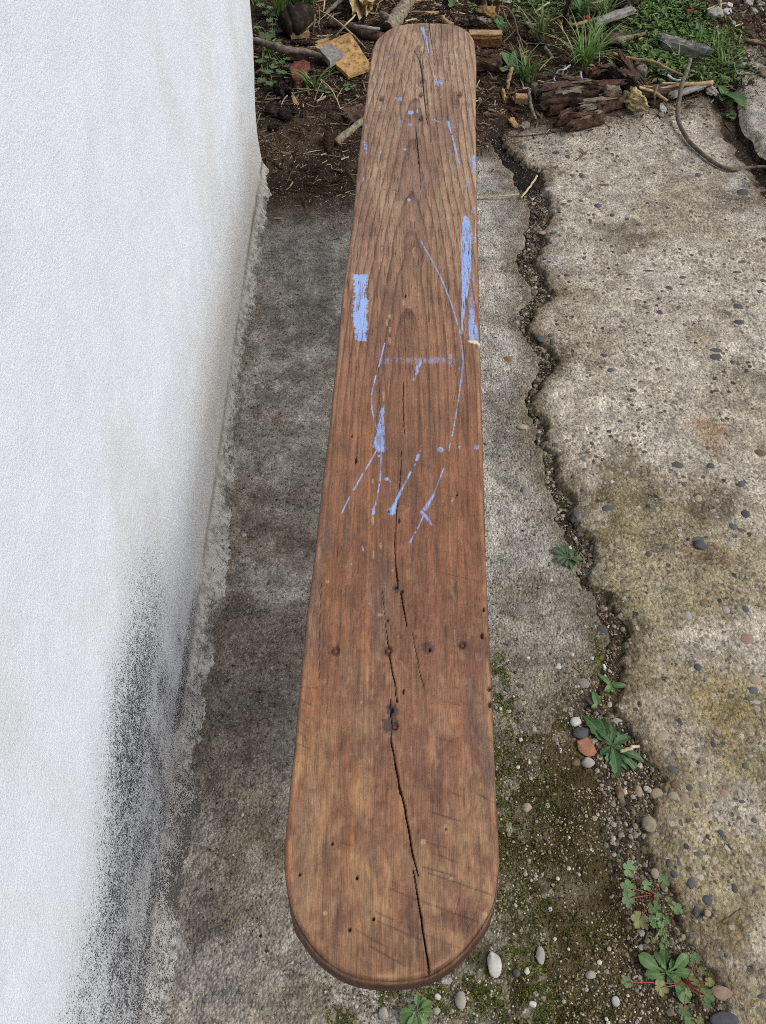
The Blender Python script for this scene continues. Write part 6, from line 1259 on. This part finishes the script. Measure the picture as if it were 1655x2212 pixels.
for q in [(q_[0], q_[1], q_[2], int(q_[3]*1.6), q_[4]*1.1, q_[5], q_[6]) for q_ in [('C', 755, 430, 26, .14, .9, 'upper grass tuft right of the arching twigs'), ('C', 1240, 730, 46, .17, .9, 'largest blue-green grass tuft in the middle of the earth'), ('C', 590, 920, 30, .13, .9, 'grass tuft right of the red chunk by the bench'), ('C', 1240, 180, 22, .12, .8, 'grass tuft behind the red petal scrap'), ('C', 1480, 200, 26, .12, .9, 'grass tuft at the top right of the dark stake'), ('A', 420, 200, 30, .20, .45, 'tall grass tuft between wall and blackened log'), ('A', 640, 60, 34, .14, .6, 'grass clump above the blackened log'), ('A', 780, 50, 26, .13, .7, 'grass clump at the top above the dry stems'), ('A', 120, 30, 14, .10, .7, 'grass at the top left against the wall'), ('G', 880, 180, 16, .11, .8, 'small grass tuft right of the red brick'), ('E', 1080, 640, 26, .10, .9, 'grass tuft at the right end of the driftwood'), ('E', 1200, 740, 12, .07, .9, 'thin grass blades beside the sawn stick'), ('E', 1290, 600, 7, .08, .6, 'sparse grass blades on the bare earth at the right'), ('E', 700, 660, 10, .08, .8, 'grass blades in front of the driftwood'), ('E', 880, 560, 16, .08, .9, 'grass tuft behind the driftwood'), ('C', 1330, 420, 16, .10, .9, 'grass tuft in front of the dark round branch'), ('C', 1430, 540, 18, .10, .8, 'grass tuft at the right under the dark round branch')]]:
    tuft(*q)

# ------------------------------------------------------------------ stuff that nobody could count
def scatter(name, P, bv, bf, S, R_, Cc, m, tilt=None):
    n_ = len(P); k = len(bv); c, s = np.cos(R_), np.sin(R_); v = bv[None]*S[:, None, :]
    if tilt is not None:
        ct, st = np.cos(tilt)[:, None], np.sin(tilt)[:, None]; y_ = v[..., 1]*ct-v[..., 2]*st; z_ = v[..., 1]*st+v[..., 2]*ct; v = np.stack([v[..., 0], y_, z_], -1)
    x_ = v[..., 0]*c[:, None]-v[..., 1]*s[:, None]; y_ = v[..., 0]*s[:, None]+v[..., 1]*c[:, None]
    V = np.stack([x_, y_, v[..., 2]], -1)+P[:, None, :]; F = (bf[None]+(np.arange(n_)*k)[:, None, None]).reshape(-1, bf.shape[1])
    return obj(name, mesh_np(name, V.reshape(-1, 3), F, {'Col': np.repeat(Cc[:, None, :], k, 1).reshape(-1, 3)}, False), m, kind='stuff')
g = np.random.default_rng(21)
def pal(cols, n_):
    c = np.array([sl(q) for q in cols]); a = c[g.integers(len(c), size=n_)]; return a*g.uniform(.7, 1.25, (n_, 1))
octv = np.array([[1, 0, 0], [-1, 0, 0], [0, 1, 0], [0, -1, 0], [0, 0, 1], [0, 0, -1]], float); octf = np.array([[0, 2, 4], [2, 1, 4], [1, 3, 4], [3, 0, 4], [2, 0, 5], [1, 2, 5], [3, 1, 5], [0, 3, 5]])
sliv = np.array([[-.5, -1, 0], [.5, -1, 0], [0, -1, .7], [-.4, 1, .0], [.4, 1, .0], [0, 1, .5]], float); slivf = np.array([[0, 1, 2], [3, 5, 4], [0, 3, 4], [0, 4, 1], [1, 4, 5], [1, 5, 2], [2, 5, 3], [2, 3, 0]])
# grains in the crack and on the near earth
N = 22000; yq = g.uniform(.0, 2.2, N); uq = g.random(N)*1.1-.05; xq = eL(yq)*(1-uq)+eR(yq)*uq; zq = soil_z(xq, yq)
ok = (yq < sb(xq)) & (g.random(N) < .25+.75*ss(.4, .6, fbm(xq*20, yq*20, 401, 3))); xq, yq, zq = xq[ok], yq[ok], zq[ok]; n_ = len(xq)
r_ = g.uniform(.0008, .0026, n_)*(1+1.3*(g.random(n_) < .10))
scatter('gravel', np.stack([xq, yq, zq+r_*.3], -1), ICO1[0], ICO1[1], np.stack([r_, r_*g.uniform(.7, 1.2, n_), r_*g.uniform(.5, .9, n_)], -1), g.uniform(0, 6.3, n_), pal([(124, 116, 102), (100, 90, 76), (84, 74, 58), (164, 158, 146), (70, 64, 56), (112, 98, 78), (60, 52, 44), (140, 132, 118)], n_), M['litter'])
# grit on the near mossy concrete
N = 11000; dxy = np.stack([g.uniform(1060, 1480, N), 1430+782*g.random(N)], -1); dxy2 = np.stack([g.uniform(700, 1150, 900), g.uniform(2105, 2212, 900)], -1); dxy = np.concatenate([dxy, dxy2])
P = np.array([at(a, b) for a, b in dxy]); ok = (P[:, 0] < eR(P[:, 1])) & (g.random(len(P)) < ss(.35, .7, fbm(P[:, 0]*14, P[:, 1]*14, 402, 3))+.08); P = P[ok]; P[:, 2] = top_z(P[:, 0], P[:, 1]); n_ = len(P); r_ = g.uniform(.0007, .0021, n_)*(1+1.0*(g.random(n_) < .07))
P[:, 2] += r_*.3
scatter('grit', P, ICO1[0], ICO1[1], np.stack([r_, r_*g.uniform(.7, 1.2, n_), r_*.7], -1), g.uniform(0, 6.3, n_), pal([(160, 152, 136), (130, 118, 96), (98, 86, 66), (184, 178, 166), (110, 94, 70), (84, 74, 58), (92, 82, 60), (120, 108, 84)], n_), M['litter'])
N = 15000; yq = g.uniform(.0, 2.1, N)**1.05; xq = wallx(yq)+.02+(eL(yq)-wallx(yq)-.03)*g.random(N); ok = (g.random(N) < .15+.85*ss(.42, .62, fbm(xq*12, yq*12, 406, 4))); xq, yq = xq[ok], yq[ok]; zq = top_z(xq, yq); n_ = len(xq); r_ = g.uniform(.0006, .0016, n_)*(1+1.2*(g.random(n_) < .05))
scatter('sand', np.stack([xq, yq, zq+r_*.2], -1), octv, octf, np.stack([r_, r_*g.uniform(.7, 1.3, n_), r_*.6], -1), g.uniform(0, 6.3, n_), pal([(170, 164, 150), (140, 130, 114), (92, 84, 72), (60, 54, 48), (190, 184, 172), (110, 98, 82), (48, 44, 40)], n_), M['litter'])
# wood shreds and crumbs on the earth
N = 52000; xq = g.uniform(-.5, 2.3, N); yq = g.uniform(1.7, 4.2, N); t = yq-sb(xq)
dens = ss(-.06, .08, t)*(.35+.65*ss(.35, .6, fbm(xq*6, yq*6, 403, 4)))+.12*ss(-.25, 0, t)
ok = (g.random(N) < dens) & ~((xq < wallx(yq)+.03) & (yq < YC)); xq, yq = xq[ok], yq[ok]; zq = top_z(xq, yq); n_ = len(xq)
big = g.random(n_) < .12; wq = g.uniform(.0006, .0016, n_)*(1+1.4*big); lq = g.uniform(.003, .012, n_)*(1+1.8*big)
scatter('wood_litter', np.stack([xq, yq, zq+.001+wq], -1), sliv, slivf, np.stack([wq*2, lq, wq*1.6], -1), g.uniform(0, 6.3, n_), pal([(58, 44, 34), (84, 66, 50), (112, 90, 68), (146, 124, 98), (172, 156, 132), (46, 38, 34), (70, 54, 44), (98, 88, 78), (60, 46, 40)], n_), M['litter'], g.normal(0, .22, n_))
N = 52000; xq = g.uniform(-.45, 2.2, N); yq = g.uniform(1.75, 4.1, N); t = yq-sb(xq); ok = (g.random(N) < ss(-.22, .03, t)*(.25+.75*ss(.4, .6, fbm(xq*8, yq*8, 404, 3)))) & ~((xq < wallx(yq)+.03) & (yq < YC)); xq, yq = xq[ok], yq[ok]; zq = top_z(xq, yq); n_ = len(xq); r_ = g.uniform(.0010, .0030, n_)*(1+.8*(g.random(n_) < .08))
scatter('crumbs', np.stack([xq, yq, zq+r_*.3], -1), octv, octf, np.stack([r_, r_*g.uniform(.5, 1.3, n_), r_*.6], -1), g.uniform(0, 6.3, n_), pal([(58, 46, 38), (106, 90, 68), (146, 128, 100), (82, 66, 52), (166, 152, 128), (50, 42, 36), (120, 102, 76), (134, 112, 80)], n_), M['litter'])
# mulch: flat bark chips and broken twigs lying everywhere on the earth
N = 2600; xq = g.uniform(-.5, 2.3, N); yq = g.uniform(2.0, 4.3, N); t = yq-sb(xq); ok = (g.random(N) < ss(-.03, .12, t)*(.3+.7*ss(.35, .6, fbm(xq*5, yq*5, 405, 3)))) & ~((xq < wallx(yq)+.05) & (yq < YC+.02)); xq, yq = xq[ok], yq[ok]; zq = top_z(xq, yq); n_ = len(xq)
chip_v = np.array([[-1, -.6, 0], [-.3, -1, .1], [.8, -.8, 0], [1, .3, .15], [.2, 1, .05], [-.9, .7, .1]], float); chip_v = np.concatenate([chip_v, chip_v*[.9, .9, 1]+[0, 0, .35]]); chip_f = np.array([[6, 7, 8], [6, 8, 9], [6, 9, 10], [6, 10, 11]]+[q for i in range(6) for q in ([i, (i+1) % 6, 6+(i+1) % 6], [i, 6+(i+1) % 6, 6+i])])
a_ = g.uniform(.004, .018, n_)
scatter('bark_mulch', np.stack([xq, yq, zq+.002+.3*a_*g.random(n_)], -1), chip_v, chip_f, np.stack([a_*g.uniform(.25, .6, n_), a_, a_*.35], -1), g.uniform(0, 6.3, n_), pal([(52, 40, 34), (74, 58, 48), (96, 78, 64), (60, 46, 40), (44, 36, 32), (120, 102, 84), (88, 66, 52), (138, 122, 102)], n_), M['litter'], g.normal(0, .3, n_))
N = 900; xq = g.uniform(-.5, 2.3, N); yq = g.uniform(2.0, 4.3, N); t = yq-sb(xq); ok = (g.random(N) < ss(-.02, .10, t)) & ~((xq < wallx(yq)+.08) & (yq < YC+.04)); xq, yq = xq[ok], yq[ok]; zq = top_z(xq, yq); n_ = len(xq); lq = g.uniform(.02, .075, n_); wq = g.uniform(.0008, .0024, n_)
tw = np.array([[math.cos(a)*1.0, y_, math.sin(a)+bz_] for y_, bz_ in ((-1, 0), (-.3, 2.2), (.35, 1.4), (1, .3)) for a in (0, 2.1, 4.2)]); twf = np.array([q for i in range(3) for k in range(3) for q in ([i*3+k, i*3+(k+1) % 3, i*3+3+(k+1) % 3], [i*3+k, i*3+3+(k+1) % 3, i*3+3+k])])
scatter('fallen_twigs', np.stack([xq, yq, zq+wq*1.2], -1), tw, twf, np.stack([wq, lq, wq], -1), g.uniform(0, 6.3, n_), pal([(70, 56, 46), (104, 86, 70), (140, 120, 96), (172, 156, 128), (56, 46, 40), (120, 108, 94)], n_), M['litter'], g.normal(0, .12, n_))
# small tangled ground cover in the weed patch
N = 5200; pt = np.array([spot(q_[0], q_[1], q_[2]) for q_ in wd]); k_ = g.integers(len(pt), size=N); xq = pt[k_, 0]+g.normal(0, .075, N); yq = pt[k_, 1]+g.normal(0, .11, N); zq = top_z(xq, yq); ok = (yq > sb(xq)+.05); xq, yq, zq = xq[ok], yq[ok], zq[ok]; n_ = len(xq)
lf = np.array([[0, -1, 0], [.45, -.2, .22], [.32, .5, .25], [0, 1, .1], [-.32, .5, .25], [-.45, -.2, .22], [0, .1, .08]], float); lff = np.array([[0, 1, 6], [1, 2, 6], [2, 3, 6], [3, 4, 6], [4, 5, 6], [5, 0, 6]])
a_ = g.uniform(.005, .015, n_)
scatter('ground_cover', np.stack([xq, yq, zq+.004+g.random(n_)*.022], -1), lf, lff, np.stack([a_*g.uniform(.6, 1.3, n_), a_, a_], -1), g.uniform(0, 6.3, n_), pal([(72, 100, 52), (98, 126, 70), (58, 82, 46), (118, 140, 86), (84, 104, 60), (110, 116, 72)], n_), M['litter'], g.normal(0, .45, n_))
# moss cushions: many small upright points
N = 60000; dxy = np.stack([g.uniform(700, 1420, N), g.uniform(1370, 2230, N)], -1)
d0 = np.stack([(dxy[:, 0]-827.5)/FOC, -(dxy[:, 1]-1106)/FOC*SP+CP, -(dxy[:, 1]-1106)/FOC*CP-SP], -1); P = np.array([0, 0, CAMH])+d0*((0-CAMH)/d0[:, 2])[:, None]
ok = (g.random(N) < moss_f(P[:, 0], P[:, 1])) & (P[:, 0] < eR(P[:, 1])+.01) & (P[:, 0] > -.1); P = P[ok]; P[:, 2] = top_z(P[:, 0], P[:, 1]); n_ = len(P)
spk = np.array([[1, 0, 0], [-.5, .87, 0], [-.5, -.87, 0], [0, 0, 1]], float); spf = np.array([[0, 1, 3], [1, 2, 3], [2, 0, 3]]); r_ = g.uniform(.0006, .0013, n_)
scatter('moss', P, spk, spf, np.stack([r_, r_, g.uniform(.0015, .0045, n_)], -1), g.uniform(0, 6.3, n_), pal([(96, 108, 30), (78, 92, 30), (120, 128, 40), (66, 74, 28), (88, 84, 36)], n_), M['moss'], g.normal(0, .3, n_))
print('objects', len(bpy.data.objects), 'tris', sum(len(o.data.loop_triangles) if False else len(o.data.polygons) for o in bpy.data.objects if o.type == 'MESH'))
